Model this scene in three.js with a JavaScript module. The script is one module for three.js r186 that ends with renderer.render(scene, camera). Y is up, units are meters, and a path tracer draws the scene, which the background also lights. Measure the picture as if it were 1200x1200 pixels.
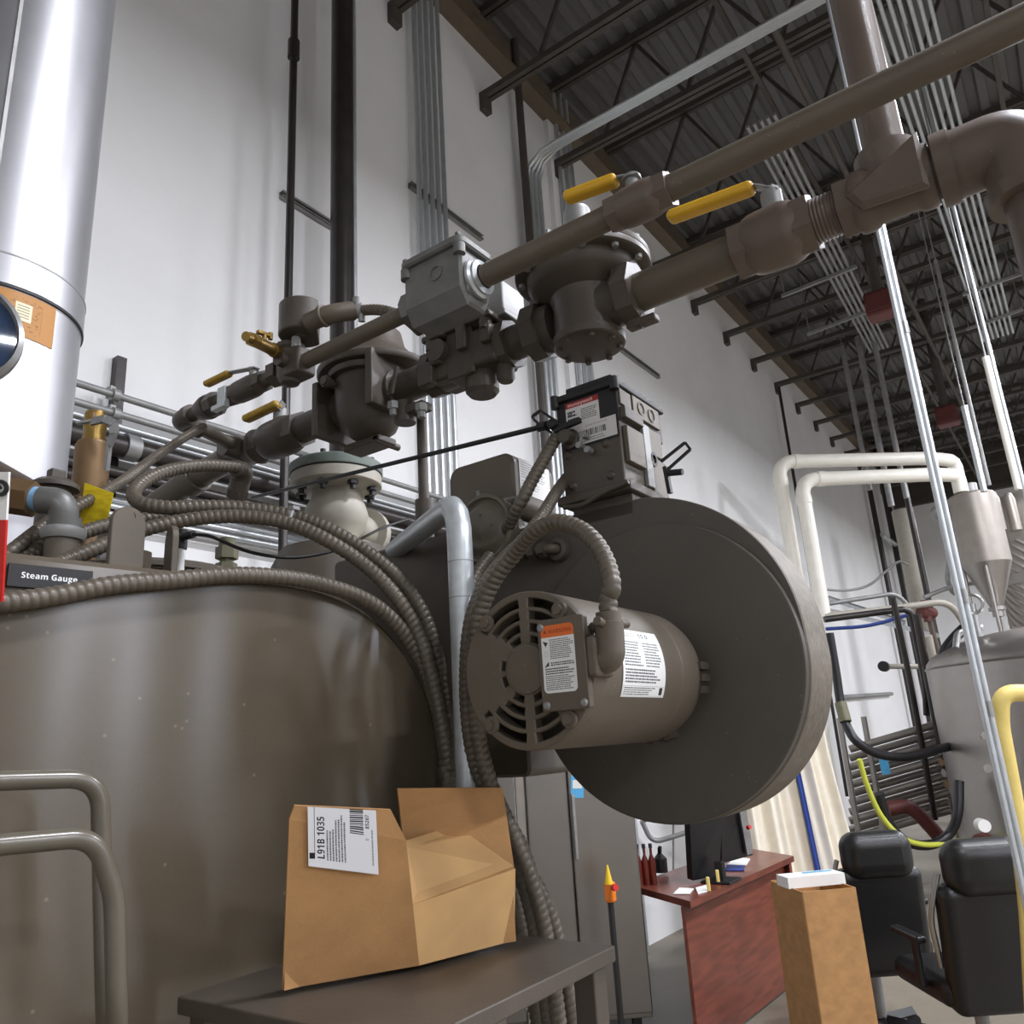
import * as THREE from 'three';
import { RoundedBoxGeometry } from 'three/addons/geometries/RoundedBoxGeometry.js';
import { mergeGeometries } from 'three/addons/utils/BufferGeometryUtils.js';
import { RectAreaLightUniformsLib } from 'three/addons/lights/RectAreaLightUniformsLib.js';

// ---------- camera, lights, exposure ----------
const scene = new THREE.Scene();
scene.background = new THREE.Color(0x000000);
const renderer = new THREE.WebGLRenderer({ antialias: true });
renderer.toneMapping = THREE.LinearToneMapping;
renderer.toneMappingExposure = 1.18;
renderer.shadowMap.enabled = true;
RectAreaLightUniformsLib.init();
const E = 1.6;                                            // eye height, metres
const FOCAL = 930 / 1200;                                 // focal length over frame height
const RIGHT = new THREE.Vector3(0.58629253, -0.0590745, 0.80794262);
const DOWN = new THREE.Vector3(0.19289278, -0.95847224, -0.21005558);
const FWD = new THREE.Vector3(0.7867995, 0.27900032, -0.55055007);
const camera = new THREE.PerspectiveCamera(2 * Math.atan(0.5 / FOCAL) * 180 / Math.PI, 1, 0.02, 80);
camera.position.set(0, E, 0);
camera.quaternion.setFromRotationMatrix(new THREE.Matrix4().makeBasis(RIGHT, DOWN.clone().negate(), FWD.clone().negate()));
scene.add(camera);
const LAMP_POWER = 190;                                    // radiance of a high-bay diffuser
const LAMPS = [[1.82, 1.5], [1.82, 6.2], [5.22, 1.5], [5.22, 6.2], [9.75, 1.5], [9.75, 6.2], [13.15, 1.5], [13.15, 6.2], [17.68, 1.5], [17.68, 6.2], [2.95, 10.6], [6.353, 10.6], [9.75, 10.6], [13.15, 10.6], [-1.58, 6.2]];  // far row added for door streaks, last lamp added to brighten the motor face
const LAMP_Y = 5.5;
const ADDED_WINDOWS = [[2.8, .28], [3.8, .36], [5.1, .3], [8.5, .5]];     // tall narrow windows added behind the camera for their mirrored streaks

// ---------- helpers ----------
const V = (x, y, z) => new THREE.Vector3(x, y + E, z);    // y counted from eye height
function ray(px, py) {
  const a = (px / 1200 - 0.5) / FOCAL, b = (py / 1200 - 0.5) / FOCAL;
  return FWD.clone().addScaledVector(RIGHT, a).addScaledVector(DOWN, b);
}
const O = new THREE.Vector3(0, E, 0);
const at = (px, py, d) => O.clone().addScaledVector(ray(px, py), d);
const atX = (px, py, x) => { const r = ray(px, py); return O.clone().addScaledVector(r, x / r.x); };
const atY = (px, py, y) => { const r = ray(px, py); return O.clone().addScaledVector(r, y / r.y); };
const atZ = (px, py, z) => { const r = ray(px, py); return O.clone().addScaledVector(r, z / r.z); };
const P = list => list.map(([a, b, d]) => at(a, b, d));
let seedv = 12345;
const rnd = () => { seedv = (seedv * 1664525 + 1013904223) >>> 0; return seedv / 4294967296; };
function boxUV(g) {                                       // uv in metres, by the way a face points
  const p = g.attributes.position, n = g.attributes.normal, uv = new Float32Array(p.count * 2);
  for (let i = 0; i < p.count; i++) {
    const ax = Math.abs(n.getX(i)), ay = Math.abs(n.getY(i)), az = Math.abs(n.getZ(i));
    if (ay > ax && ay > az) { uv[2 * i] = p.getX(i); uv[2 * i + 1] = p.getZ(i); }
    else if (ax > az) { uv[2 * i] = p.getZ(i); uv[2 * i + 1] = p.getY(i); }
    else { uv[2 * i] = p.getX(i); uv[2 * i + 1] = p.getY(i); }
  }
  g.setAttribute('uv', new THREE.BufferAttribute(uv, 2));
  return g;
}
function flat(g) { const h = g.index ? g.toNonIndexed() : g; h.computeVertexNormals(); return h; }
function orient(g, a, dir) {                              // +Y of g along dir, origin at a
  const q = new THREE.Quaternion().setFromUnitVectors(new THREE.Vector3(0, 1, 0), dir.clone().normalize());
  g.applyQuaternion(q); g.translate(a.x, a.y, a.z); return g;
}
function cyl(a, b, r, r2 = r, seg = 20, open = false) {
  const d = b.clone().sub(a), L = d.length();
  const g = new THREE.CylinderGeometry(r2, r, L, seg, 1, open); g.translate(0, L / 2, 0);
  return orient(g, a, d);
}
const hexa = (a, b, r, n = 6) => flat(cyl(a, b, r, r, n));
function lathe(prof, base, dir = new THREE.Vector3(0, 1, 0), seg = 32) {   // prof: [radius, height along dir]
  const g = new THREE.LatheGeometry(prof.map(([r, h]) => new THREE.Vector2(Math.max(r, 0), h)), seg);
  return orient(creased(g), base, dir);
}
function creased(g, ang = 0.7) {                          // split normals at sharp edges
  const h = g.index ? g.toNonIndexed() : g; const p = h.attributes.position, N = p.count;
  const fn = [], key = new Map(); const a = new THREE.Vector3(), b = new THREE.Vector3(), c = new THREE.Vector3();
  for (let i = 0; i < N; i += 3) {
    a.fromBufferAttribute(p, i); b.fromBufferAttribute(p, i + 1); c.fromBufferAttribute(p, i + 2);
    const n = b.clone().sub(a).cross(c.clone().sub(a)); fn.push(n);
    for (let k = 0; k < 3; k++) { const s = hk(p, i + k); if (!key.has(s)) key.set(s, []); key.get(s).push(i / 3); }
  }
  const out = new Float32Array(N * 3), cosA = Math.cos(ang);
  for (let i = 0; i < N; i++) {
    const f = fn[(i / 3) | 0], fl = f.length() || 1e-12, s = new THREE.Vector3();
    for (const j of key.get(hk(p, i))) { const m = fn[j], l = m.length(); if (l > 1e-14 && m.dot(f) / (l * fl) > cosA) s.add(m); }
    if (s.lengthSq() < 1e-24) s.copy(f); s.normalize(); out.set([s.x, s.y, s.z], i * 3);
  }
  h.setAttribute('normal', new THREE.BufferAttribute(out, 3)); return h;
}
function hk(p, i) { return Math.round(p.getX(i) * 1e5) + ',' + Math.round(p.getY(i) * 1e5) + ',' + Math.round(p.getZ(i) * 1e5); }
function box(w, h, d, c, r = 0.003, turn = 0) {
  const g = new RoundedBoxGeometry(w, h, d, 1, Math.min(r, w * .45, h * .45, d * .45));
  if (turn) g.rotateY(turn); g.translate(c.x, c.y, c.z); return g;
}
function bar(a, b, w, h) {                                // square bar from a to b
  const d = b.clone().sub(a), L = d.length();
  const g = new THREE.BoxGeometry(w, L, h); g.translate(0, L / 2, 0); return orient(g, a, d);
}
function span(x0, x1, y0, y1, z0, z1, r = 0.002) {        // box from its bounds
  return box(x1 - x0, y1 - y0, z1 - z0, V((x0 + x1) / 2, (y0 + y1) / 2, (z0 + z1) / 2), r);
}
const curve = pts => new THREE.CatmullRomCurve3(pts, false, 'centripetal');
function tube(pts, r, n = 0, seg = 12) { const c = curve(pts); return capped(c, r, n || Math.max(8, pts.length * 8), seg); }
function capped(c, r, n, seg) {
  const g = new THREE.TubeGeometry(c, n, r, seg, false);
  const a = c.getPointAt(0), ta = c.getTangentAt(0), b = c.getPointAt(1), tb = c.getTangentAt(1);
  return mergeGeometries([strip(g), strip(cyl(a, a.clone().addScaledVector(ta, -.0005), r, r * .9, seg)), strip(cyl(b, b.clone().addScaledVector(tb, .0005), r, r * .9, seg))]);
}
function bent(pts, r, R, seg = 14) {                      // straight runs with rounded corners
  const path = new THREE.CurvePath(); let prev = pts[0];
  for (let i = 1; i < pts.length; i++) {
    const cur = pts[i];
    if (i === pts.length - 1) { path.add(new THREE.LineCurve3(prev, cur)); break; }
    const u = cur.clone().sub(prev), w = pts[i + 1].clone().sub(cur);
    const k = Math.min(R, u.length() * .49, w.length() * .49); u.normalize(); w.normalize();
    const s = cur.clone().addScaledVector(u, -k), e = cur.clone().addScaledVector(w, k);
    path.add(new THREE.LineCurve3(prev, s)); path.add(new THREE.QuadraticBezierCurve3(s, cur, e)); prev = e;
  }
  return capped(path, r, pts.length * 26, seg);
}
function hose(pts, r, pitch = 0.0082) {                   // interlocked metal conduit: a tube with a wound ridge
  const c = curve(pts), L = c.getLength(), n = Math.min(2600, Math.round(L / pitch * 9)), seg = 11;
  const fr = c.computeFrenetFrames(n, false), pos = [], idx = [];
  for (let i = 0; i <= n; i++) {
    const p = c.getPointAt(i / n), N = fr.normals[i], B = fr.binormals[i];
    for (let j = 0; j < seg; j++) {
      const a = j / seg * Math.PI * 2, s = (i / n * L / pitch - j / seg) % 1, t = (s + 1) % 1;
      const rr = r * (0.8 + 0.2 * Math.pow(Math.sin(Math.PI * t), .42));
      pos.push(p.x + rr * (Math.cos(a) * N.x + Math.sin(a) * B.x), p.y + rr * (Math.cos(a) * N.y + Math.sin(a) * B.y), p.z + rr * (Math.cos(a) * N.z + Math.sin(a) * B.z));
    }
  }
  for (let i = 0; i < n; i++) for (let j = 0; j < seg; j++) {
    const a = i * seg + j, b = i * seg + (j + 1) % seg, d = a + seg, e = b + seg; idx.push(a, b, d, b, e, d);
  }
  const g = new THREE.BufferGeometry(); g.setAttribute('position', new THREE.Float32BufferAttribute(pos, 3)); g.setIndex(idx); g.computeVertexNormals();
  const a = c.getPointAt(0), b = c.getPointAt(1);
  return mergeGeometries([strip(g), strip(cyl(a, a.clone().addScaledVector(c.getTangentAt(0), -.001), r * .9, r * .8, seg)), strip(cyl(b, b.clone().addScaledVector(c.getTangentAt(1), .001), r * .9, r * .8, seg))]);
}
function slab(p0, p1, p2, p3, th) {                       // four-cornered sheet with thickness
  const n = p1.clone().sub(p0).cross(p3.clone().sub(p0)).normalize().multiplyScalar(th);
  const f = [p0, p1, p2, p3], b = f.map(p => p.clone().sub(n)), q = [];
  const quad = (a, b2, c, d) => q.push(a, b2, c, a, c, d);
  quad(f[0], f[1], f[2], f[3]); quad(b[1], b[0], b[3], b[2]);
  for (let i = 0; i < 4; i++) { const j = (i + 1) % 4; quad(f[i], b[i], b[j], f[j]); }
  const g = new THREE.BufferGeometry(); g.setAttribute('position', new THREE.Float32BufferAttribute(q.flatMap(p => [p.x, p.y, p.z]), 3));
  g.computeVertexNormals(); return g;
}
function extr(shape, depth, bevel = 0.002, seg = 10) {
  const g = new THREE.ExtrudeGeometry(shape, { depth: depth - 2 * bevel, bevelEnabled: bevel > 0, bevelThickness: bevel, bevelSize: bevel, bevelOffset: -bevel, bevelSegments: 1, curveSegments: seg });
  g.translate(0, 0, bevel); return g;
}
const faceX = (g, x, y, z) => { g.rotateY(-Math.PI / 2); g.translate(x, y + E, z); return g; };   // drawn in xy, looks toward -X, right = +Z
function poly(list) { const s = new THREE.Shape(); list.forEach(([x, y], i) => i ? s.lineTo(x, y) : s.moveTo(x, y)); s.closePath(); return s; }
function rrect(x0, y0, x1, y1, r) {
  const s = new THREE.Shape(); s.moveTo(x0 + r, y0); s.lineTo(x1 - r, y0); s.absarc(x1 - r, y0 + r, r, -Math.PI / 2, 0); s.lineTo(x1, y1 - r);
  s.absarc(x1 - r, y1 - r, r, 0, Math.PI / 2); s.lineTo(x0 + r, y1); s.absarc(x0 + r, y1 - r, r, Math.PI / 2, Math.PI); s.lineTo(x0, y0 + r); s.absarc(x0 + r, y0 + r, r, Math.PI, 1.5 * Math.PI); return s;
}
function strip(g) {
  let h = g.index ? g.toNonIndexed() : g;
  for (const k of Object.keys(h.attributes)) if (!['position', 'normal', 'uv'].includes(k)) h.deleteAttribute(k);
  if (!h.attributes.normal) h.computeVertexNormals();
  if (!h.attributes.uv) h.setAttribute('uv', new THREE.BufferAttribute(new Float32Array(h.attributes.position.count * 2), 2));
  h.morphAttributes = {}; return h;
}
const count = {};
function numbered(n) { const k = count[n] = (count[n] ?? -1) + 1; return k ? n + '_' + String(k).padStart(3, '0') : n; }
const baseOf = new WeakMap();
function mesh(name, geos, mat, base, keepUV) {
  const g = mergeGeometries((Array.isArray(geos) ? geos : [geos]).map(strip));
  if (!keepUV) boxUV(g);
  g.translate(-base.x, -base.y, -base.z);
  const m = new THREE.Mesh(g, mat); m.name = name; m.castShadow = m.receiveShadow = true; return m;
}
function tag(o, label, category, group) { o.userData = { ...o.userData, label, category }; if (group) o.userData.group = group; return o; }
function thing(name, label, category, base, group) {
  const o = new THREE.Group(); o.name = numbered(name); o.position.copy(base); baseOf.set(o, base.clone()); scene.add(o);
  return tag(o, label, category, group);
}
function part(name, geos, mat, parent, label, keepUV) {
  const b = baseOf.get(parent), m = mesh(name, geos, mat, b, keepUV); baseOf.set(m, b); parent.add(m);
  if (label) m.userData.label = label; return m;
}
function solo(name, label, category, geos, mat, base, group) {
  const m = mesh(numbered(name), geos, mat, base); m.position.copy(base); baseOf.set(m, base.clone()); scene.add(m);
  return tag(m, label, category, group);
}
function struct(name, geos, mat, base = new THREE.Vector3()) {
  const m = mesh(name, geos, mat, base); m.position.copy(base); m.userData.kind = 'structure'; baseOf.set(m, base.clone()); scene.add(m); return m;
}
const Xp = new THREE.Vector3(1, 0, 0), Yp = new THREE.Vector3(0, 1, 0), Zp = new THREE.Vector3(0, 0, 1), Xm = new THREE.Vector3(-1, 0, 0), Zm = new THREE.Vector3(0, 0, -1), Ym = new THREE.Vector3(0, -1, 0);

// ---------- materials ----------
function makeNoise(seed) {
  let s = seed; const r = () => { s = (s * 1103515245 + 12345) & 0x7fffffff; return s / 0x7fffffff; };
  const N = 64, t = new Float32Array(N * N).map(r);
  return (x, y, per) => {                                 // tileable value noise, per cells per tile
    const fx = x * per, fy = y * per, x0 = Math.floor(fx), y0 = Math.floor(fy), u = fx - x0, v = fy - y0, su = u * u * (3 - 2 * u), sv = v * v * (3 - 2 * v);
    const g = (i, j) => t[((((j % per) + per) % per) % N) * N + ((((i % per) + per) % per) % N)];
    return (g(x0, y0) * (1 - su) + g(x0 + 1, y0) * su) * (1 - sv) + (g(x0, y0 + 1) * (1 - su) + g(x0 + 1, y0 + 1) * su) * sv;
  };
}
const nz = makeNoise(7), nz2 = makeNoise(99);
const fbm = (x, y, p, o = 3) => { let a = 0, w = .5, t = 0; for (let i = 0; i < o; i++) { a += w * nz(x + i * .37, y + i * .61, p << i); t += w; w *= .55; } return a / t; };
function tex(size, metres, fn, srgb = true, my = metres) {
  const d = new Uint8Array(size * size * 4);
  for (let y = 0; y < size; y++) for (let x = 0; x < size; x++) {
    const c = fn(x / size, y / size), i = (y * size + x) * 4, k = Array.isArray(c) ? c : [c, c, c];
    for (let j = 0; j < 3; j++) d[i + j] = Math.max(0, Math.min(255, k[j])); d[i + 3] = 255;
  }
  const t = new THREE.DataTexture(d, size, size); t.wrapS = t.wrapT = THREE.RepeatWrapping; t.magFilter = THREE.LinearFilter; t.minFilter = THREE.LinearFilter;
  t.repeat.set(1 / metres, 1 / my); if (srgb) t.colorSpace = THREE.SRGBColorSpace; t.needsUpdate = true; return t;
}
const tint = (c, k) => c.map(v => v * k);
function mottled(c, amt, metres, per = 6, speck = 0, size = 256) {   // paint or metal with grain, patches and dust specks of its own
  return tex(size, metres, (u, v) => {
    let k = 1 + amt * (fbm(u, v, per, 4) - .5) * 2 + amt * .5 * (rnd() - .5);
    if (speck && rnd() < speck) return tint(c, 1.5);
    return tint(c, k);
  });
}
const grainBump = tex(256, .12, (u, v) => 128 + 90 * (fbm(u, v, 16, 3) - .5) + 40 * (rnd() - .5), false);
const orangePeel = tex(256, .1, (u, v) => 128 + 110 * (fbm(u, v, 24, 2) - .5), false);
const brushed = tex(256, .25, (u, v) => 128 + 120 * (nz2(u, v, 4) * .3 + .7 * nz(u * .06, v, 64) - .5) + 16 * (rnd() - .5), false);
const smudge = tex(256, .5, (u, v) => 110 + 120 * (fbm(u, v, 4, 4) - .3), false);
const S = (o) => new THREE.MeshStandardMaterial(o), Ph = (o) => new THREE.MeshPhysicalMaterial(o);
const M = {
  door: Ph({ map: mottled([93, 84, 70], .05, .6, 5, .0008), roughness: .19, metalness: 0, specularIntensity: 1, anisotropy: .93, anisotropyRotation: Math.PI / 2 }),
  gloss: S({ map: mottled([97, 91, 79], .05, .3, 6), roughness: .26 }),
  brown: S({ map: mottled([98, 89, 76], .07, .3, 6, .0006), roughness: .5, bumpMap: grainBump, bumpScale: .0003 }),
  umber: S({ map: mottled([80, 72, 63], .08, .3, 6, .0006), roughness: .46, bumpMap: grainBump, bumpScale: .0004 }),
  russet: S({ map: mottled([103, 90, 80], .08, .3, 6, .0004), roughness: .44, bumpMap: grainBump, bumpScale: .0003 }),
  blower: S({ map: mottled([84, 78, 70], .06, .4, 5, .0007), roughness: .5, bumpMap: orangePeel, bumpScale: .0002 }),
  rim: S({ map: mottled([106, 98, 85], .16, .1, 12, .004), roughness: .6, bumpMap: grainBump, bumpScale: .0012 }),
  hose: S({ map: mottled([98, 90, 78], .14, .2, 8), roughness: .42, metalness: .1 }),
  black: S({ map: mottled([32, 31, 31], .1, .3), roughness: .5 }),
  blackpipe: S({ map: mottled([58, 54, 52], .15, .5), roughness: .3, metalness: .35 }),
  steel: S({ map: mottled([168, 168, 166], .08, .3), roughness: .36, metalness: .85 }),
  galv: S({ map: tex(256, .15, (u, v) => tint([206, 212, 214], .92 + .1 * fbm(u, v, 14, 3))), roughness: .36, metalness: .45 }),
  emt: S({ map: mottled([196, 200, 202], .06, .4), roughness: .34, metalness: .6 }),
  dullzinc: S({ map: mottled([150, 150, 148], .1, .3), roughness: .5, metalness: .4 }),
  duct: S({ map: tex(256, .8, (u, v) => tint([184, 184, 187], .93 + .1 * fbm(u, v, 5, 4))), roughness: .42, metalness: .82 }),
  castAl: S({ map: mottled([118, 118, 115], .1, .2, 8), roughness: .46, metalness: .45, bumpMap: grainBump, bumpScale: .0005 }),
  brass: S({ map: mottled([150, 122, 66], .1, .2), roughness: .36, metalness: .75 }),
  bronze: S({ map: mottled([128, 102, 72], .08, .2), roughness: .48, metalness: .5 }),
  handle: S({ map: mottled([222, 172, 40], .05, .2), roughness: .42, bumpMap: orangePeel, bumpScale: .0002 }),
  oldhandle: S({ map: mottled([172, 138, 42], .14, .1), roughness: .5 }),
  cream: S({ map: mottled([160, 155, 142], .05, .3), roughness: .5 }),
  greenflange: S({ map: mottled([98, 108, 100], .12, .2), roughness: .5 }),
  olive: S({ map: mottled([102, 100, 74], .1, .2), roughness: .5 }),
  pvc: S({ map: mottled([236, 232, 220], .03, .6), roughness: .4 }),
  wall: S({ map: tex(512, 3.2, (u, v) => tint([234, 234, 233], .97 + .05 * fbm(u, v, 6, 4)), true), roughness: .62, bumpMap: orangePeel, bumpScale: .0004 }),
  blockwall: S({ map: mottled([126, 124, 119], .06, 1.2), roughness: .8 }),
  deck: S({ map: mottled([104, 103, 102], .06, 1.5), roughness: .6 }),
  joist: S({ map: mottled([74, 68, 62], .12, .6), roughness: .6 }),
  ledger: S({ map: mottled([108, 96, 80], .1, .8), roughness: .6 }),
  floor: S({ map: mottled([122, 114, 100], .1, 2.4, 5), roughness: .45 }),
  stainless: S({ map: tex(256, .5, (u, v) => tint([156, 151, 146], .96 + .06 * fbm(u, v, 5, 3))), roughness: .34, metalness: .85 }),
  fridge: S({ map: tex(256, .5, (u, v) => tint([134, 129, 123], .97 + .05 * fbm(u, v, 4, 3))), roughness: .3, metalness: .85 }),
  tankskin: S({ map: mottled([156, 149, 141], .05, .6), roughness: .42, metalness: .6 }),
  card: S({ map: tex(256, .3, (u, v) => tint([176, 132, 84], .9 + .16 * fbm(u, v, 10, 3) + .04 * (rnd() - .5))), roughness: .85 }),
  cardin: S({ map: tex(256, .3, (u, v) => tint([206, 164, 110], .93 + .12 * fbm(u, v, 8, 3))), roughness: .85 }),
  white: S({ color: 0xe9e8e4, roughness: .5 }),
  paper: S({ color: 0xf0efec, roughness: .7 }),
  red: S({ color: 0xc8241c, roughness: .5 }),
  oxblood: S({ map: mottled([98, 50, 46], .12, .3), roughness: .55 }),
  yellow: S({ color: 0xe8c21a, roughness: .55 }),
  tagyellow: S({ map: tex(128, .08, (u, v) => tint([255, 222, 36], .9 + .16 * nz(u * .3, v, 32))), roughness: .7 }),
  tapeblue: S({ color: 0x86b4dc, roughness: .6 }),
  blue: S({ color: 0x27408c, roughness: .7 }),
  cyan: S({ color: 0x58aede, roughness: .6 }),
  hoseyellow: S({ map: mottled([228, 204, 120], .05, .3), roughness: .5 }),
  lime: S({ color: 0xc3c84a, roughness: .5 }),
  wood: S({ map: tex(256, .8, (u, v) => tint([112, 58, 44], .85 + .3 * nz(u * .12, v, 48))), roughness: .32 }),
  leather: S({ map: mottled([20, 19, 19], .12, .2), roughness: .4, bumpMap: grainBump, bumpScale: .0012 }),
  plastic: S({ color: 0x141416, roughness: .38 }),
  curtain: S({ map: mottled([236, 228, 210], .04, .5), roughness: .9, side: THREE.DoubleSide }),
  amber: S({ color: 0x5a1d12, roughness: .25 }),
  orange: S({ color: 0xe07818, roughness: .5 }),
  glass: Ph({ color: 0x2c3a52, roughness: .05, specularIntensity: 1, clearcoat: 1 }),
  addedDaylight: S({ color: 0xffffff, emissive: 0xe8eeff, emissiveIntensity: 5, roughness: .6 }),  // glow of the added windows behind the camera
  lamp: S({ color: 0xffffff, emissive: 0xf4f6ff, emissiveIntensity: 6, roughness: .6 }),
};
function print(w, h, draw) {                              // flat print on a label
  const c = document.createElement('canvas'); c.width = w; c.height = h; const g = c.getContext('2d'); draw(g, w, h);
  const t = new THREE.CanvasTexture(c); t.colorSpace = THREE.SRGBColorSpace; t.magFilter = THREE.LinearFilter;
  return S({ map: t, roughness: .5 });
}
function lines(g, x, y, w, n, step, hgt, col = '#444') {  // rows of small unreadable print
  g.fillStyle = col;
  for (let i = 0; i < n; i++) { let q = x; const end = x + w * (.75 + .25 * rnd()); while (q < end) { const l = 4 + rnd() * 12; g.fillRect(q, y + i * step, Math.min(l, end - q), hgt); q += l + 3; } }
}
const plate = (w, h, mat) => { const g = new THREE.PlaneGeometry(w, h); return g; };

// ---------- the room ----------
const FY = -E, WZ = -3.3, RX = 22, LX0 = -4, FZ = 13, DECK = 6.42;
struct('floor', span(LX0 - .3, RX + .3, FY - .2, FY, WZ - .3, FZ + .3, 0), M.floor);
struct('wall_back', span(LX0 - .3, RX + .3, FY, DECK + .3, WZ - .25, WZ, 0), M.wall);
struct('wall_left', span(LX0 - .25, LX0, FY, DECK + .3, WZ, FZ, 0), M.wall);
struct('wall_right', span(RX, RX + .25, FY, DECK + .3, WZ, FZ, 0), M.wall);
struct('wall_front', span(LX0 - .3, RX + .3, FY, DECK + .3, FZ, FZ + .25, 0), M.blockwall);
{ // ribbed metal deck: ribs run along X
  const pts = []; const p = .2;
  for (let z = WZ; z < FZ - .01; z += p) pts.push([z, DECK], [z + .075, DECK], [z + .095, DECK + .045], [z + .18, DECK + .045]);
  pts.push([FZ, DECK], [FZ, DECK + .2], [WZ, DECK + .2]);
  const g = extr(poly(pts.map(([z, y]) => [-z, y])), RX - LX0, 0); g.rotateY(Math.PI / 2); g.translate(LX0, E, 0);
  struct('ceiling', flat(g), M.deck);
  struct('trim_1', [span(LX0, RX, 5.97, 6.36, WZ, WZ + .07, 0), span(LX0, RX, 5.95, 5.99, WZ, WZ + .16, 0)], M.ledger);
  struct('trim_2', [span(RX - .16, RX, 5.2, 5.34, WZ, FZ, 0), span(RX - .1, RX, 5.34, 6.4, WZ, FZ, 0)], M.joist);
}
// windows and frames added to the unseen wall for upright streaks in the door
ADDED_WINDOWS.forEach(([x, w], i) => {
  struct('window_' + (i + 1), span(x - w / 2, x + w / 2, .5, 3.1, FZ - .012, FZ - .004, 0), M.addedDaylight, V(x, .5, FZ));
  struct('trim_' + (i + 4), [span(x - w / 2 - .06, x - w / 2, .44, 3.16, FZ - .05, FZ, 0), span(x + w / 2, x + w / 2 + .06, .44, 3.16, FZ - .05, FZ, 0), span(x - w / 2, x + w / 2, .44, .5, FZ - .05, FZ, 0), span(x - w / 2, x + w / 2, 3.1, 3.16, FZ - .05, FZ, 0)], M.joist, V(x, .44, FZ));
  const l = new THREE.RectAreaLight(0xdfe9ff, 6, w, 2.6); l.position.copy(V(x, 1.8, FZ - .03)); scene.add(l);
});
// bar joists across the room
{
  const webA = bar(new THREE.Vector3(0, 5.49, 0), new THREE.Vector3(0, 6.33, .42), .03, .03), webB = bar(new THREE.Vector3(0, 6.33, .42), new THREE.Vector3(0, 5.49, .84), .03, .03);
  const where = k => k < 7 ? 'overhead steel bar joist close to the camera, number ' : 'distant steel bar joist under the roof deck, number ';
  const ords = ['first', 'second', 'third', 'fourth', 'fifth', 'sixth', 'seventh', 'eighth', 'ninth', 'tenth', 'eleventh', 'twelfth', 'thirteenth', 'fourteenth', 'fifteenth', 'sixteenth', 'seventeenth', 'eighteenth', 'nineteenth', 'twentieth'];
  const t0 = thing('bar_joist', 'x', 'joist', V(0, 5.46, WZ), 'open-web steel joists under the roof deck');
  part('bottom_chord', [span(-.05, -.008, 5.43, 5.49, WZ, FZ, 0), span(.008, .05, 5.43, 5.49, WZ, FZ, 0), span(-.05, .05, 5.30, 5.46, WZ, WZ + .06, 0)], M.joist, t0);
  part('top_chord', [span(-.05, -.008, 6.33, 6.41, WZ, FZ, 0), span(.008, .05, 6.33, 6.41, WZ, FZ, 0)], M.joist, t0);
  for (let z = -2.7, i = 0; z < 2.2; z += .84, i++) for (const g of [webA, webB]) { const h = g.clone(); h.translate(0, E, z); part('web_member', h, M.joist, t0); }
  for (let k = 0; k < 20; k++) {
    const x = 9.185 + 1.133 * (k - 9), o = k ? t0.clone() : t0;
    if (k) { o.name = numbered('bar_joist'); scene.add(o); baseOf.set(o, V(x, 5.46, WZ)); }
    o.position.copy(V(x, 5.46, WZ));
    tag(o, `dark open-web steel joist under the roof deck, the ${ords[k]} counted from the stack end`, 'joist', 'open-web steel joists under the roof deck');
  }
  for (const [i, z] of [[0, -1.3], [1, .4]]) solo('bridging_angle', ['thin steel bridging angle running across the joists nearest the white wall', 'thin steel bridging angle running across the joists farther from the wall'][i], 'steel angle', span(LX0 + .1, RX - .2, 5.39, 5.43, z, z + .04, 0), M.joist, V(LX0 + .1, 5.39, z));
}
// high-bay lamps hung over the aisle side, some added for their light
LAMPS.forEach(([x, z], i) => {
  const o = thing('highbay_lamp', `long white high-bay lamp hung over the aisle, ${['first', 'second', 'third', 'fourth', 'fifth', 'sixth', 'seventh', 'eighth', 'ninth', 'tenth', 'eleventh', 'twelfth', 'thirteenth', 'fourteenth', 'fifteenth'][i]} fixture of the rows`, 'lamp', new THREE.Vector3(x, LAMP_Y, z), 'high-bay lamps above the aisle');
  const c = new THREE.Vector3(x, LAMP_Y, z);
  part('housing', box(1.0, .09, .42, c.clone().add(new THREE.Vector3(0, .06, 0)), .01), M.white, o);
  part('diffuser', box(.94, .012, .36, c.clone(), .004), M.lamp, o);
  for (const s of [-.38, .38]) part('hanger', cyl(c.clone().add(new THREE.Vector3(s, .1, 0)), new THREE.Vector3(x + s, DECK + E, z), .006), M.steel, o);
  const l = new THREE.RectAreaLight(0xf4f6ff, LAMP_POWER, .92, .34); l.position.set(x, LAMP_Y - .012, z); l.rotation.x = -Math.PI / 2; scene.add(l);
});

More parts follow.
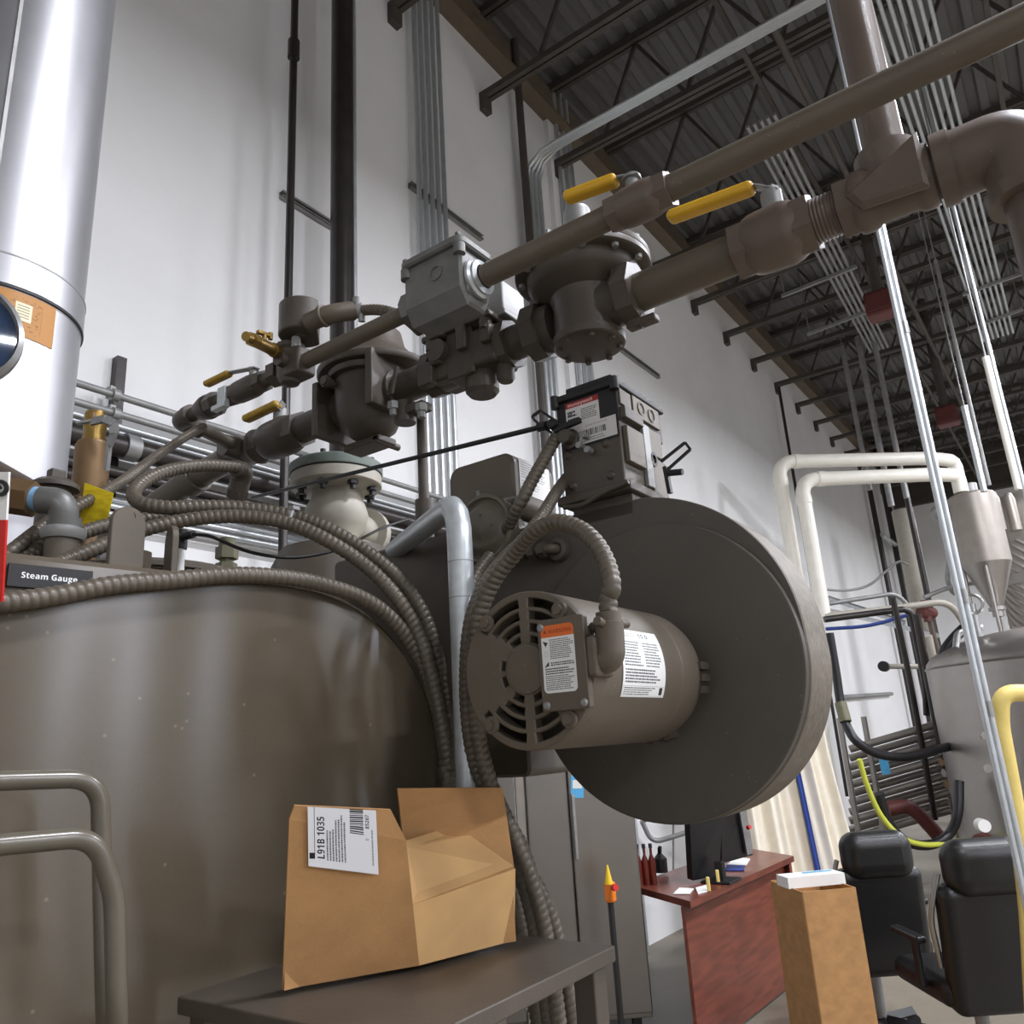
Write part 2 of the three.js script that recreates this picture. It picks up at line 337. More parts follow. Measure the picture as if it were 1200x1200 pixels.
// ---------- pipes and conduits on the white wall ----------
const pipeOn = (name, label, pts, r, mat, group, R = .15) => solo(name, label, name.includes('conduit') ? 'conduit' : 'pipe', bent(pts, r, R), mat, pts[0].clone(), group);
{
  const a = atZ(340, 250, WZ + .26);
  const o = thing('thin_riser_pipe', 'thin black riser pipe left of the big black standpipe', 'pipe', V(a.x, FY, a.z));
  part('pipe', cyl(V(a.x, FY, a.z), V(a.x, 4.05, a.z), .022), M.blackpipe, o);
  part('coupling', cyl(V(a.x, 3.93, a.z), V(a.x, 4.05, a.z), .035), M.blackpipe, o); part('pipe', cyl(V(a.x, 4.05, a.z), V(a.x, DECK, a.z), .022), M.blackpipe, o);
  const b = atZ(401, 250, WZ + .29);
  const p = thing('standpipe', 'thick glossy black standpipe rising up the white wall', 'pipe', V(b.x, FY, b.z));
  part('pipe', cyl(V(b.x, FY, b.z), V(b.x, DECK, b.z), .068, .068, 28), M.blackpipe, p);
  const c = atZ(415, 250, WZ + .27);
  solo('slim_conduit', 'slim metal conduit tucked against the right of the black standpipe', 'conduit', cyl(V(c.x, FY, c.z), V(c.x, DECK, c.z), .016), M.emt, V(c.x, FY, c.z));
  const channel = (x0, x1, y, z) => [span(x0, x1, y + .018, y + .022, z, z + .041, 0), span(x0, x1, y - .022, y - .018, z, z + .041, 0), span(x0, x1, y - .022, y + .022, z, z + .004, 0), span(x0, x1, y + .009, y + .022, z + .037, z + .041, 0), span(x0, x1, y - .022, y - .009, z + .037, z + .041, 0)];
  const strut = (label, x0, x1, y, z = WZ) => solo('strut_channel', label, 'strut channel', channel(x0, x1, y, z), M.dullzinc, V(x0, y, z), 'short strut channels on the white wall');
  strut('grey strut channel behind the thin riser and the black standpipe', atZ(327, 228, WZ).x, b.x + .2, 3.18);
  strut('grey strut channel behind the five conduits above the grey cast box', atZ(478, 218, WZ).x, atZ(562, 280, WZ).x, 3.94);
  strut('grey strut channel on the wall above the black-lidded actuator', atZ(690, 390, WZ).x, atZ(770, 442, WZ).x, 3.87);
  [491.5, 499, 506.5, 514, 521].forEach((px, i) => { const q = atZ(px, 230, WZ + .07); solo('wall_conduit', `bright vertical conduit, ${['leftmost', 'second', 'middle', 'fourth', 'rightmost'][i]} of the five above the grey cast box`, 'conduit', cyl(V(q.x, 1.3, q.z), V(q.x, DECK, q.z), .019, .019, 14), M.emt, V(q.x, 1.3, q.z), 'five wall conduits'); });
  [636, 641.5, 647, 652.5].forEach((px, i) => {
    const q = atZ(px, 470, WZ + .07), z1 = 3.4 - i * .05;
    pipeOn('wall_conduit', `bright conduit bending from wall to roof, ${['leftmost', 'second', 'third', 'rightmost'][i]} of the four behind the actuator`, [V(q.x, FY, q.z), V(q.x, 5.12 + i * .05, q.z), V(q.x, 5.12 + i * .05, z1)], .021, M.emt, 'four bent wall conduits', .3);
  });
  [677, 685, 692].forEach((px, i) => { const q = atZ(px, 430, WZ + .07); solo('wall_conduit', `bright vertical wall conduit, ${['left', 'middle', 'right'][i]} of the trio just left of the actuator top`, 'conduit', cyl(V(q.x, FY, q.z), V(q.x, DECK, q.z), .024, .024, 14), M.emt, V(q.x, FY, q.z), 'three wall conduits'); });
  { const q = atZ(617, 230, WZ + .1); solo('dark_upright', 'dark narrow upright on the wall left of the upper yellow handle', 'pipe', cyl(V(q.x, 1, q.z), V(q.x, DECK, q.z), .035), M.joist, V(q.x, 1, q.z)); }  // narrow dark cylinder along a dark upright streak of the wall
  // pilaster where the conduits turn
  const w0 = atZ(650, 300, WZ).x, w1 = atZ(676, 300, WZ).x;
  struct('trim_3', span(w0, w1, FY, 5.96, WZ, WZ + .05, 0), M.wall);
  // horizontal runs low on the wall, left of the standpipe
  const run = (name, label, px, py, r, mat, dz, x1 = 5.0, group) => { const q = atZ(px, py, WZ + dz); return solo(name, label, name.includes('conduit') ? 'conduit' : 'pipe', cyl(V(.2, q.y - E, q.z), V(x1, q.y - E, q.z), r, r, 18), mat, V(.2, q.y - E, q.z), group); };
  run('horizontal_conduit', 'topmost thin grey conduit running level along the wall behind the stack', 100, 452, .016, M.dullzinc, .12);
  run('horizontal_conduit', 'second thin grey conduit running level behind the brass safety valve', 100, 474, .016, M.dullzinc, .12);
  run('horizontal_conduit', 'third bright conduit running level just above the fat black pipe', 150, 503, .014, M.emt, .1);
  run('horizontal_conduit', 'fourth bright conduit running level just over the fat black pipe', 150, 510, .014, M.emt, .08);
  run('horizontal_pipe', 'fat black level pipe behind the brass safety valve', 100, 512, .05, M.blackpipe, .13);
  run('horizontal_pipe', 'thin black level pipe below the fat black one', 90, 543, .026, M.blackpipe, .13);
  run('horizontal_pipe', 'lower black level pipe seen through the hose loop', 280, 601, .028, M.blackpipe, .13);
  [[200, 600], [200, 607], [200, 616]].forEach(([x, y], i) => run('horizontal_conduit', `low bright level conduit under the hoses, ${['upper', 'middle', 'lower'][i]} of the three`, x, y, .013, M.emt, .08, 5, 'low level conduits'));
  { // clamp rail
    const q = atZ(135, 480, WZ + .02), o = thing('pipe_rack_rail', 'dark vertical strut rail clamping the level wall pipes', 'strut channel', V(q.x, .6, q.z));
    part('rail', span(q.x - .022, q.x + .022, .6, 1.78, WZ, WZ + .045, 0), M.blackpipe, o);
    const z = WZ + .06; for (const py of [454, 476]) { const c2 = atZ(135, py + 9, WZ + .12); part('clamp', [cyl(V(c2.x - .015, c2.y - E, c2.z), V(c2.x + .015, c2.y - E, c2.z), .028, .028, 14), span(c2.x - .012, c2.x + .012, c2.y - E, c2.y - E + .05, z, z + .04, .001)], M.dullzinc, o); }
    const c3 = atZ(152, 525, WZ + .13); part('clamp', cyl(V(c3.x - .03, c3.y - E, c3.z), V(c3.x + .03, c3.y - E, c3.z), .058, .058, 20), M.dullzinc, o);
  }
}

// ---------- boiler ----------
const DN = new THREE.Vector3(-.135, 0, 1).normalize(), DX = .84, DZ = -.727, DTURN = -Math.atan(.135);
function onDoor(px, py, off = 0) { const r = ray(px, py), c = DN.x * DX + DN.z * DZ + off; return O.clone().addScaledVector(r, c / r.dot(DN)); }
const doorGeo = (g, off = 0) => { g.rotateY(DTURN); g.translate(DX + DN.x * off, E, DZ + DN.z * off); return g; };
{
  const b = thing('boiler', 'large brown steam boiler with a smooth round-cornered front door', 'boiler', V(.3, FY, -1.5));
  const d = extr(rrect(-1.35, -1.3, 0, .2, .225), .36, .006, 28); d.translate(0, 0, -.36);
  part('front_door', creased(strip(doorGeo(d))), M.door, b, 'smooth brown front door with dust specks');
  const s = extr(rrect(-.55, -1.35, 1.5, .292, .1), 1.2, .005, 20); s.translate(0, E, -2.34);
  part('shell', creased(strip(s)), M.umber, b);
  part('skid', [span(-.5, 1.05, FY, -1.35, -1.25, -1.15), span(-.5, 1.05, FY, -1.35, -2.25, -2.15), span(-.4, -.3, FY, -1.32, -2.2, -1.0), span(.6, .7, FY, -1.32, -2.2, -1.0)], M.umber, b);
  const rim = extr(rrect(-1.3, -1.27, -.03, .165, .2), .012, .003, 28); rim.translate(0, 0, -.4);
  const lug = new THREE.Shape(); lug.moveTo(-.02, 0); lug.lineTo(.02, 0); lug.lineTo(.02, .052); lug.absarc(0, .052, .02, 0, Math.PI); lug.closePath();
  const hole = new THREE.Path(); hole.absarc(-.002, .06, .008, 0, 7); lug.holes.push(hole);
  const p = atZ(146, 660, -.86), g = extr(lug, .008, .001); g.translate(p.x, p.y - .006, -.864);
  part('lifting_lug', g, M.brown, b); const g2 = extr(lug, .008, .001); g2.rotateY(1.25); g2.translate(p.x + .075, p.y - .006, -.9); part('lifting_lug', g2, M.brown, b);
  part('post', cyl(V(p.x + .066, .19, -.96), V(p.x + .066, .262, -.96), .02), M.brown, b);
  const mc = V(.73, .292, -1.28);
  part('cover_plate', [lathe([[0, 0], [.158, 0], [.158, .012], [.153, .018], [0, .018]], mc, Yp, 48), lathe([[.159, .004], [.165, .004], [.165, .012], [.159, .014]], mc, Yp, 48)], M.brown, b);
  // saddle under the steam valve
  const sv = at(392, 640, 1.97); part('saddle', lathe([[0, 0], [.24, 0], [.2, .05], [.13, sv.y - E - .3], [0, sv.y - E - .3]], V(sv.x, .285, sv.z), Yp, 32), M.umber, b);
  const L = onDoor(60.5, 677.5, .004), w = .0735, h = .0215;
  const lm = print(512, 150, (g, W, H) => { g.fillStyle = '#141414'; g.fillRect(0, 0, W, H); g.fillStyle = '#f2f2f0'; g.font = 'bold 54px sans-serif'; g.textAlign = 'center'; g.textBaseline = 'middle'; g.fillText('Steam Gauge', W / 2 - 10, H / 2 - 4); });
  const pg = new THREE.PlaneGeometry(w, h); pg.rotateY(DTURN); pg.translate(L.x, L.y, L.z);
  const bk = new THREE.BoxGeometry(w, h, .003); bk.rotateY(DTURN); bk.translate(L.x - DN.x * .0019, L.y, L.z - DN.z * .0019);
  const nameplate = part('nameplate', bk, M.black, b, 'black plate lettered Steam Gauge'); part('lettering', pg, lm, nameplate, 'white lettering Steam Gauge', true);
  // bracket by the conduit bundle
  const br = at(541, 908, 1.1); part('bracket', [span(br.x - .05, br.x + .05, br.y - E - .03, br.y - E + .012, br.z - .006, br.z, .001), span(br.x - .05, br.x + .05, br.y - E - .036, br.y - E - .03, br.z - .09, br.z, .001)], M.umber, b);
  for (const s of [-.035, .04]) part('bolt', hexa(V(br.x + s, br.y - E - .008, br.z), V(br.x + s, br.y - E - .008, br.z + .006), .006), M.umber, b);
}
{ // door rails
  const z = .09;
  const R = (n, l, pts) => solo(n, l, 'handrail', bent(pts, .0076, .05, 16), M.gloss, pts[0].clone());
  const A = (px, py) => onDoor(px, py, z);
  const t1 = [onDoor(-170, 925, .0), A(-170, 925), A(0, 915), A(117, 912), A(124, 1200), onDoor(124, 1200, 0)];
  R('door_rail', 'upper bent brown handrail on the boiler door', t1);
  const B = (px, py) => onDoor(px, py, .15);
  R('door_rail', 'lower bent brown handrail nearest the bottom left corner', [onDoor(-190, 1010, .0), B(-190, 1010), B(0, 990), B(112, 980), B(134, 1050), B(138, 1230), onDoor(138, 1230, 0)]);
}
{ // insulated stack
  const ax = .669, az = -1.966, r = .2, th0 = Math.atan2(-ax, -az) * 1;
  const o = thing('exhaust_stack', 'wide shiny aluminium exhaust stack rising at the left', 'exhaust stack', V(ax, .294, az));
  const y1 = at(-5, 336, 1.76).y - E, y2 = at(-5, 292, 1.76).y - E;
  part('lower_section', cyl(V(ax, .294, az), V(ax, y1, az), r, r, 64), M.duct, o);
  part('band', [cyl(V(ax, y1 + .006, az), V(ax, y2, az), r + .004, r + .004, 64), cyl(V(ax, y1 - .006, az), V(ax, y1 + .006, az), r + .001, r + .001, 64)], M.duct, o);
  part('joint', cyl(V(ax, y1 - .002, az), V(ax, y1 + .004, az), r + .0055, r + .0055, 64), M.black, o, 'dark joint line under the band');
  part('upper_section', cyl(V(ax, y2, az), V(ax, DECK, az), r, r, 64), M.duct, o);
  part('rim', cyl(V(ax, y2 - .002, az), V(ax, y2 + .002, az), r + .005, r + .005, 64), M.dullzinc, o);
  const ts = th0 - .1; part('seam', span(-.004, .004, y2, DECK, -.002, .002, 0).translate(ax + Math.sin(ts) * (r + .001), 0, az + Math.cos(ts) * (r + .001)), M.dullzinc, o);
  const g = new THREE.CylinderGeometry(r + .0014, r + .0014, .104, 20, 1, true, th0 + .02, .68); const yc = at(20, 372, 1.78).y; g.translate(ax, yc, az);
  const m = print(256, 196, (c, W, H) => {
    c.fillStyle = '#b97f35'; c.fillRect(0, 0, W, H); c.fillStyle = '#7a4d18'; for (let i = 0; i < 90; i++) c.fillRect(rnd() * W * .72, 20 + rnd() * H * .8, 3 + rnd() * 12, 3);
    c.fillStyle = '#e6dfbe'; c.fillRect(84, 44, 66, 82); c.fillStyle = '#8a7a50'; for (let i = 0; i < 5; i++) c.fillRect(92, 56 + i * 13, 48, 4);
    c.fillStyle = '#a8691e'; c.fillRect(190, 24, 3, H - 50);
  });
  const st = part('sticker', g, m, o, 'peeling orange-brown paper sticker', true);
}
{ // gauge at the left edge
  const c = at(-56, 388, .8), n = new THREE.Vector3(-.35, 0, .94).normalize();
  const o = thing('pressure_gauge', 'round chrome-rimmed gauge with dark glass at the left edge', 'gauge', c);
  part('bezel', lathe([[0, -.03], [.052, -.03], [.056, -.02], [.062, -.004], [.062, .006], [.057, .011], [.055, .006]], c, n, 48), M.steel, o);
  part('dial', lathe([[0, .004], [.055, .004], [.055, .0045]], c, n, 40), M.white, o); part('glass', lathe([[0, .0085], [.03, .0078], [.0552, .006]], c, n, 40), M.glass, o);
  const b2 = c.clone().addScaledVector(n, -.03);
  part('stem', bent([c.clone().addScaledVector(n, -.01).add(new THREE.Vector3(0, -.055, 0)), c.clone().add(new THREE.Vector3(0, -.15, 0)).addScaledVector(n, -.02), at(-40, 575, .93)], .008, .02), M.bronze, o);
}
{ // hanging red and white tag
  const d = .7, q = [at(-46, 705, d), at(2, 705, d), at(10, 553, d), at(-40, 553, d)], mid = (a, b, t) => a.clone().lerp(b, t);
  const o = thing('hanging_tag', 'red and white hanging tag cut off by the left edge', 'tag', q[0]);
  part('red_half', slab(q[0], q[1], mid(q[1], q[2], .63), mid(q[0], q[3], .63), .003), M.red, o, 'red lower half');
  part('white_half', slab(mid(q[0], q[3], .63), mid(q[1], q[2], .63), q[2], q[3], .003), M.white, o, 'white upper half');
  const rc = at(1, 572, d - .002); part('eyelet', lathe([[.004, 0], [.0075, 0], [.0075, .002], [.004, .002], [.004, 0]], rc, ray(600, 600).negate(), 20), M.black, o);
  part('cord', tube([rc, at(-20, 540, d + .02), at(-40, 500, d + .05), at(-56, 462, .8)], .001), M.black, o);
}
{ // elbow fitting with blue tape
  const D = .95, o = thing('elbow_fitting', 'grey pipe elbow with blue tape and a bronze hex union', 'pipe fitting', at(70, 660, D));
  const e0 = at(38, 584, D), e1 = at(70, 588, D), e2 = at(72, 622, D);
  part('elbow', [bent([at(48, 586, D), at(74, 588, D), at(75, 618, D)], .0165, .03, 18), cyl(at(75, 608, D), at(75.5, 618, D), .019)], M.castAl, o);
  part('tape', cyl(at(40, 584, D), at(54, 586, D), .0145), M.tapeblue, o, 'pale blue thread tape');
  part('hex_union', [hexa(at(6, 580, D), at(40, 585, D), .022), cyl(at(-30, 577, D), at(6, 580, D), .014)], M.bronze, o, 'bronze hex union');
  const p0 = at(75, 618, D); const dn = y => new THREE.Vector3(p0.x, p0.y - y, p0.z);
  part('collar', [lathe([[.012, 0], [.022, 0], [.025, .006], [.025, .012], [.018, .016]], dn(.016), Yp, 24)], M.dullzinc, o);
  part('nipple', cyl(dn(.1), dn(.014), .019), M.brown, o);
  const pb = at(64, 574, 1.06); part('rear_cap', [lathe([[0, 0], [.03, 0], [.03, .006], [.022, .012], [0, .014]], pb, Yp, 24), cyl(pb, new THREE.Vector3(pb.x, .2 + E, pb.z), .02), box(.02, .02, .016, pb.clone().add(new THREE.Vector3(0, .018, 0)))], M.umber, o);
  part('sloping_pipe', cyl(at(-60, 515, 1.1), at(44, 574, 1.06), .009), M.russet, o);
}
{ // safety valve
  const c = at(104, 580, 1.2), o = thing('safety_valve', 'brass and bronze safety relief valve with grey lift lever', 'valve', V(c.x, .2, c.z)), k = 1.2 / 930;
  const b = new THREE.Vector3(c.x, c.y, c.z);
  part('inlet', [cyl(V(c.x, .19, c.z), b, .017), hexa(b.clone().add(new THREE.Vector3(0, -.03, 0)), b.clone().add(new THREE.Vector3(0, -.008, 0)), .022)], M.bronze, o);
  part('body', lathe([[.012, -.012], [.021, -.008], [.0225, .003], [.025, .007], [.025, .078], [.022, .084], [.016, .085]], b, Yp, 32), M.bronze, o);
  part('bonnet', lathe([[.016, .084], [.0165, .09], [.015, .1], [.0165, .106], [.0165, .128], [.0155, .133], [.012, .135], [0, .134]], b, Yp, 32), M.brass, o);
  part('slot', span(-.0025, .0025, 0, .012, -.001, .001, 0).translate(at(110, 492, 1.185).x, at(110, 492, 1.185).y - E, at(110, 492, 1.185).z), M.bronze, o);
  const l = P([[108, 494, 1.17], [122, 491, 1.16], [133, 496, 1.155], [134, 507, 1.155], [128, 522, 1.155], [125, 550, 1.155]]);
  const lev = []; for (let i = 0; i < l.length - 1; i++) lev.push(bar(l[i], l[i + 1].clone().lerp(l[i], -.05), .004, .013));
  part('lever', lev, M.dullzinc, o, 'grey lift lever');
  part('pin', cyl(at(91, 496, 1.19), at(116, 492, 1.17), .003), M.steel, o);
}
solo('yellow_tag', 'bright yellow paper tag hanging below the bronze safety valve', 'tag', slab(at(93, 616, 1.08), at(123, 620, 1.08), at(133, 578, 1.08), at(99, 566, 1.08), .0015), M.tagyellow, at(93, 616, 1.08));
{ // steam valve on the boiler
  const c = at(394, 640, 1.97), o = thing('steam_valve', 'cream flanged angle valve on top of the boiler', 'valve', c.clone());
  const ad = h => new THREE.Vector3(c.x, c.y + h, c.z), k = 1.97 / 930;
  part('lower_flange', [lathe([[.02, -.03], [.1, -.03], [.1, -.004], [.06, 0], [.05, .01]], c, Yp, 40)], M.cream, o);
  part('gasket', lathe([[.02, -.034], [.096, -.034], [.096, -.03], [.02, -.03]], c, Yp, 40), M.black, o);
  part('body', [lathe([[.05, 0], [.052, .02], [.072, .045], [.08, .075], [.072, .105], [.062, .12], [.06, .14]], c, Yp, 36)], M.cream, o);
  const side = new THREE.Vector3(.94, 0, -.34).normalize(); part('side_outlet', [cyl(ad(.075), ad(.068).addScaledVector(side, .16), .045), cyl(ad(.068).addScaledVector(side, .15), ad(.068).addScaledVector(side, .175), .07)], M.cream, o);
  part('upper_flange', lathe([[.05, .138], [.108, .146], [.114, .152], [.114, .178], [.02, .178]], c, Yp, 44), M.cream, o);
  part('blind_gasket', lathe([[.02, .178], [.112, .178], [.112, .182], [.02, .182]], c, Yp, 44), M.black, o);
  part('blind_flange', lathe([[.02, .182], [.116, .182], [.117, .186], [.117, .205], [.112, .209], [.06, .209], [.055, .214], [0, .214]], c, Yp, 44), M.greenflange, o, 'green-grey blind flange');
  for (let i = 0; i < 8; i++) { const a = i * Math.PI / 4 + .3, q = ad(.135).add(new THREE.Vector3(Math.cos(a) * .093, 0, Math.sin(a) * .093)); part('bolt', [cyl(q.clone().add(new THREE.Vector3(0, -.012, 0)), q.clone().add(new THREE.Vector3(0, .088, 0)), .007, .007, 10), hexa(q, q.clone().add(new THREE.Vector3(0, .013, 0)), .013)], M.black, o); }
}
{ // plugs on the boiler cover
  const c = at(266, 646, 1.36), o = thing('olive_hex_plug', 'olive hex plug standing on the round boiler cover', 'plug', V(c.x, .3, c.z));
  part('shank', cyl(V(c.x, .292, c.z), V(c.x, .345, c.z), .011), M.olive, o);
  part('hex', [hexa(V(c.x, .305, c.z), V(c.x, .322, c.z), .018), hexa(V(c.x, .33, c.z), V(c.x, .35, c.z), .019), cyl(V(c.x, .35, c.z), V(c.x, .366, c.z), .014)], M.olive, o);
  const d = at(212, 648, 1.2), p = thing('probe_plug', 'black rubber plug with a thin black wire on the boiler', 'plug', d.clone());
  part('probe', cyl(d.clone().add(new THREE.Vector3(0, -.05, 0)), d.clone().add(new THREE.Vector3(0, .006, 0)), .006), M.white, p);
  part('boot', [cyl(d.clone().add(new THREE.Vector3(0, .006, 0)), d.clone().add(new THREE.Vector3(0, .036, 0)), .0085), cyl(at(213, 629, 1.2), at(227, 626, 1.19), .006)], M.black, p);
  part('wire', tube(P([[225, 626, 1.19], [245, 628, 1.18], [262, 635, 1.17], [290, 646, 1.16], [320, 652, 1.16], [350, 653, 1.2], [385, 647, 1.25], [412, 637, 1.35], [450, 618, 1.5], [480, 608, 1.6]]), .0026, 90), M.black, p);
}
{ // galvanised vent pipe
  const b = at(551, 930, .98), top = at(530, 575, .98), k = V(b.x, top.y - E + .02, b.z);
  const far = at(462, 645, 1.46);
  const o = thing('galvanised_pipe', 'bright galvanised pipe rising in front and bending back over the boiler', 'pipe', V(b.x, -1.15, b.z));
  const apex = V(b.x, at(508, 536, .96).y - E - .016, b.z);
  part('pipe', bent([V(b.x, -1.15, b.z), apex, far], .0172, .05, 22), M.galv, o);
  for (const py of [642, 690]) { const q = at(535, py, .98); part('scribe_ring', cyl(V(b.x, q.y - E, b.z), V(b.x, q.y - E + .0012, b.z), .0174, .0174, 24), M.dullzinc, o); }
  part('foot', [span(b.x - .05, b.x + .05, -1.16, -1.148, b.z - .05, b.z + .05), span(b.x - .02, b.x + .02, FY, -1.16, b.z - .02, b.z + .02)], M.umber, o);
}
{ // support leg of the gas train
  const c = at(495, 520, 1.5), o = thing('support_leg', 'dark vertical support leg under the gas train, behind the galvanised pipe', 'support leg', V(c.x, .28, c.z));
  part('rod', cyl(V(c.x, .4, c.z), V(c.x, .62, c.z), .01), M.umber, o); part('sleeve', cyl(V(c.x, .28, c.z), V(c.x, .44, c.z), .017), M.umber, o);
}

// ---------- gas train: two pipe lines running along Z above the boiler ----------
const LX = 1.03, LY = .665, UX = .82, UY = .654;
const L = (z, dy = 0, dx = 0) => V(LX + dx, LY + dy, z), U = (z, dy = 0, dx = 0) => V(UX + dx, UY + dy, z);
const grip = (a, b, w, t) => { const d = b.clone().sub(a), g = new RoundedBoxGeometry(w, d.length(), t, 3, t * .45); g.translate(0, d.length() / 2, 0); return orient(g, a, d); };
function ballValve(name, label, F, z0, z1, r, m, stemZ, bend, tip, hm, w = .021) {   // z0 near end, z1 far end
  const o = thing(name, label, 'valve', F(stemZ, -r)), n = z0 - z1, mid = (z0 + z1) / 2;
  part('body', [lathe([[0, 0], [r * .95, 0], [r * .95, n * .1], [r * 1.14, n * .18], [r * 1.22, n * .26], [r * 1.25, n * .36], [r * 1.27, n * .66], [r * 1.2, n * .76], [r * 1.02, n * .86], [r * .95, n * .9], [r * .95, n], [0, n]], F(z1), Zp, 28)], m, o);
  part('hex_end', hexa(F(z1 - .001), F(z1 + n * .2), r * 1.2), m, o); part('hex_end', hexa(F(z0 - n * .2), F(z0 + .001), r * 1.2), m, o);
  part('stem', [cyl(F(stemZ, r), F(stemZ, r * 1.9), r * .42), hexa(F(stemZ, r * 1.9), F(stemZ, r * 2.2), r * .34)], M.dullzinc, o);
  const top = F(stemZ, r * 1.95), hd = part('handle', [grip(top.clone().add(new THREE.Vector3(0, 0, .012)), bend, w * .8, .003), lathe([[.004, -.002], [w * .55, -.002], [w * .55, .002], [.004, .002]], top, Yp, 18)], M.dullzinc, o, 'bent steel lever');
  part('grip', grip(bend, tip, w, w * .66), hm, hd, 'yellow dipped grip'); return o;
}
{ // ---- lower line, from the near right end to the far left
  const p0 = V(LX, LY, .045);
  const eb = thing('gas_elbow', 'large brown pipe elbow turning down at the right edge', 'pipe fitting', p0.clone());
  part('elbow', [bent([L(-.012), V(LX, LY, .06), V(LX, LY - .075, .06)], .043, .055, 26)], M.russet, eb);
  part('collar', cyl(L(-.028), L(-.008), .047, .047, 28), M.russet, eb); part('collar', cyl(V(LX, LY - .085, .06), V(LX, LY - .065, .06), .047, .047, 28), M.russet, eb);
  solo('drop_pipe', 'brown gas pipe dropping from the elbow at the right edge', 'pipe', cyl(V(LX, FY, .06), V(LX, LY - .08, .06), .031, .031, 24), M.russet, V(LX, FY, .06));
  const tee = thing('gas_tee', 'heavy brown pipe tee with a branch going straight up', 'pipe fitting', L(-.08));
  part('run', [lathe([[.03, 0], [.04, 0], [.042, .006], [.042, .018], [.037, .026], [.037, .07], [.042, .078], [.042, .09], [.04, .096], [.03, .096]], L(-.128), Zp, 28)], M.russet, tee);
  part('branch_collar', [lathe([[.033, 0], [.036, .03], [.04, .036], [.04, .054], [.03, .056]], L(-.08), Yp, 26)], M.russet, tee);
  const pf = poly([[-.052, -.006], [-.036, -.034], [.042, -.04], [.042, .042]]), ps = extr(pf, .016, .006); ps.rotateY(-Math.PI / 2); ps.translate(LX - .03, E + LY, -.08); part('web', ps, M.russet, tee);
  solo('riser_pipe', 'brown gas pipe rising from the heavy tee to the roof', 'pipe', cyl(L(-.08, .05), V(LX, DECK, -.08), .026, .026, 24), M.russet, L(-.08, .05));
  solo('pipe_nipple', 'short brown nipple between the heavy tee and the elbow', 'pipe', cyl(L(-.034), L(-.026), .034, .034, 24), M.russet, L(-.034));
  const un = thing('hex_bushing', 'hexagonal brown bushing with threads beside the heavy tee', 'pipe fitting', L(-.14));
  part('hex', hexa(L(-.147), L(-.126), .042), M.russet, un);
  const th = []; for (let i = 0; i < 7; i++) th.push(lathe([[.02, 0], [.03, 0], [.0315, .0025], [.03, .005], [.02, .005]], L(-.182 + i * .005), Zp, 24));
  part('threads', th, M.russet, un);
  ballValve('ball_valve', 'big brown ball valve with the nearest yellow lever, on the lower line', L, -.182, -.292, .036, M.russet, -.232, atX(884, 219, LX - .005), atX(783, 256, LX - .01), M.handle, .027);
  solo('gas_pipe', 'wide brown pipe between the big regulator and the nearest ball valve', 'pipe', cyl(L(-.452), L(-.288), .0302, .0302, 28), M.brown, L(-.452));
  { // regulator with round diaphragm
    const z = -.548, o = thing('gas_regulator', 'big round gas regulator with wide diaphragm rim and bolted bottom cover', 'regulator', L(z, -.06));
    part('body', [lathe([[0, -.05], [.054, -.05], [.054, .012], [.058, .026], [.085, .042], [.093, .055], [.095, .07]], L(z), Yp, 44)], M.umber, o);
    const bc = part('bottom_cover', lathe([[0, -.062], [.052, -.062], [.058, -.058], [.0595, -.05], [.0595, -.046], [.05, -.046]], L(z), Yp, 40), M.umber, o);
    for (let i = 0; i < 8; i++) { const a = i * Math.PI / 4 + .2, q = L(z, -.0665, Math.cos(a) * .048); q.z += Math.sin(a) * .048; part('bolt', hexa(q, q.clone().add(new THREE.Vector3(0, .005, 0)), .0055), M.umber, bc); }
    part('diaphragm_rim', lathe([[.06, .066], [.108, .066], [.113, .07], [.113, .078], [.112, .08], [.113, .082], [.113, .09], [.108, .094], [.05, .105], [0, .105]], L(z), Yp, 56), M.umber, o);
    for (let i = 0; i < 12; i++) { const a = i * Math.PI / 6, q = L(z, .06, Math.cos(a) * .102); q.z += Math.sin(a) * .102; part('rim_bolt', hexa(q, q.clone().add(new THREE.Vector3(0, .008, 0)), .006), M.dullzinc, o); part('rim_nut', hexa(q.clone().add(new THREE.Vector3(0, .034, 0)), q.clone().add(new THREE.Vector3(0, .042, 0)), .006), M.dullzinc, o); }
    part('spring_tower', [lathe([[.03, .1], [.026, .112], [.0235, .12], [.0235, .19], [.022, .197], [.019, .199], [0, .199]], L(z), Yp, 30)], M.dullzinc, o, 'pale spring tower');
    for (const [a, b, r] of [[-.478, -.45, .052], [-.655, -.626, .05]]) part('port_flange', [hexa(L(a), L(b), r, 8), cyl(L(Math.min(a, b) + (a > -.5 ? -.05 : .05)), L((a + b) / 2), .04)], M.umber, o);
    part('vent_lug', [cyl(L(-.47, -.045), L(-.45, -.05), .012), box(.02, .012, .05, L(-.452, -.052), .003)], M.umber, o);
  }
  solo('gas_pipe', 'short brown nipple just left of the big round regulator', 'pipe', cyl(L(-.7), L(-.654), .0302, .0302, 24), M.umber, L(-.7));
  { // blocky safety shutoff valve
    const o = thing('shutoff_valve', 'blocky ribbed brown shutoff valve casting under the grey cast box', 'valve', L(-.79, -.06)), B = (w, h, d, dx, dy, z, r = .004) => box(w, h, d, L(z, dy, dx), r);
    part('body', [B(.076, .072, .15, 0, 0, -.786, .008), B(.05, .1, .06, -.014, .004, -.786, .004), cyl(L(-.87), L(-.70), .038, .038, 24)], M.umber, o);
    part('top_plate', [B(.098, .018, .13, 0, .052, -.782, .004), B(.11, .012, .05, 0, .044, -.73), B(.11, .012, .05, 0, .044, -.836)], M.umber, o);
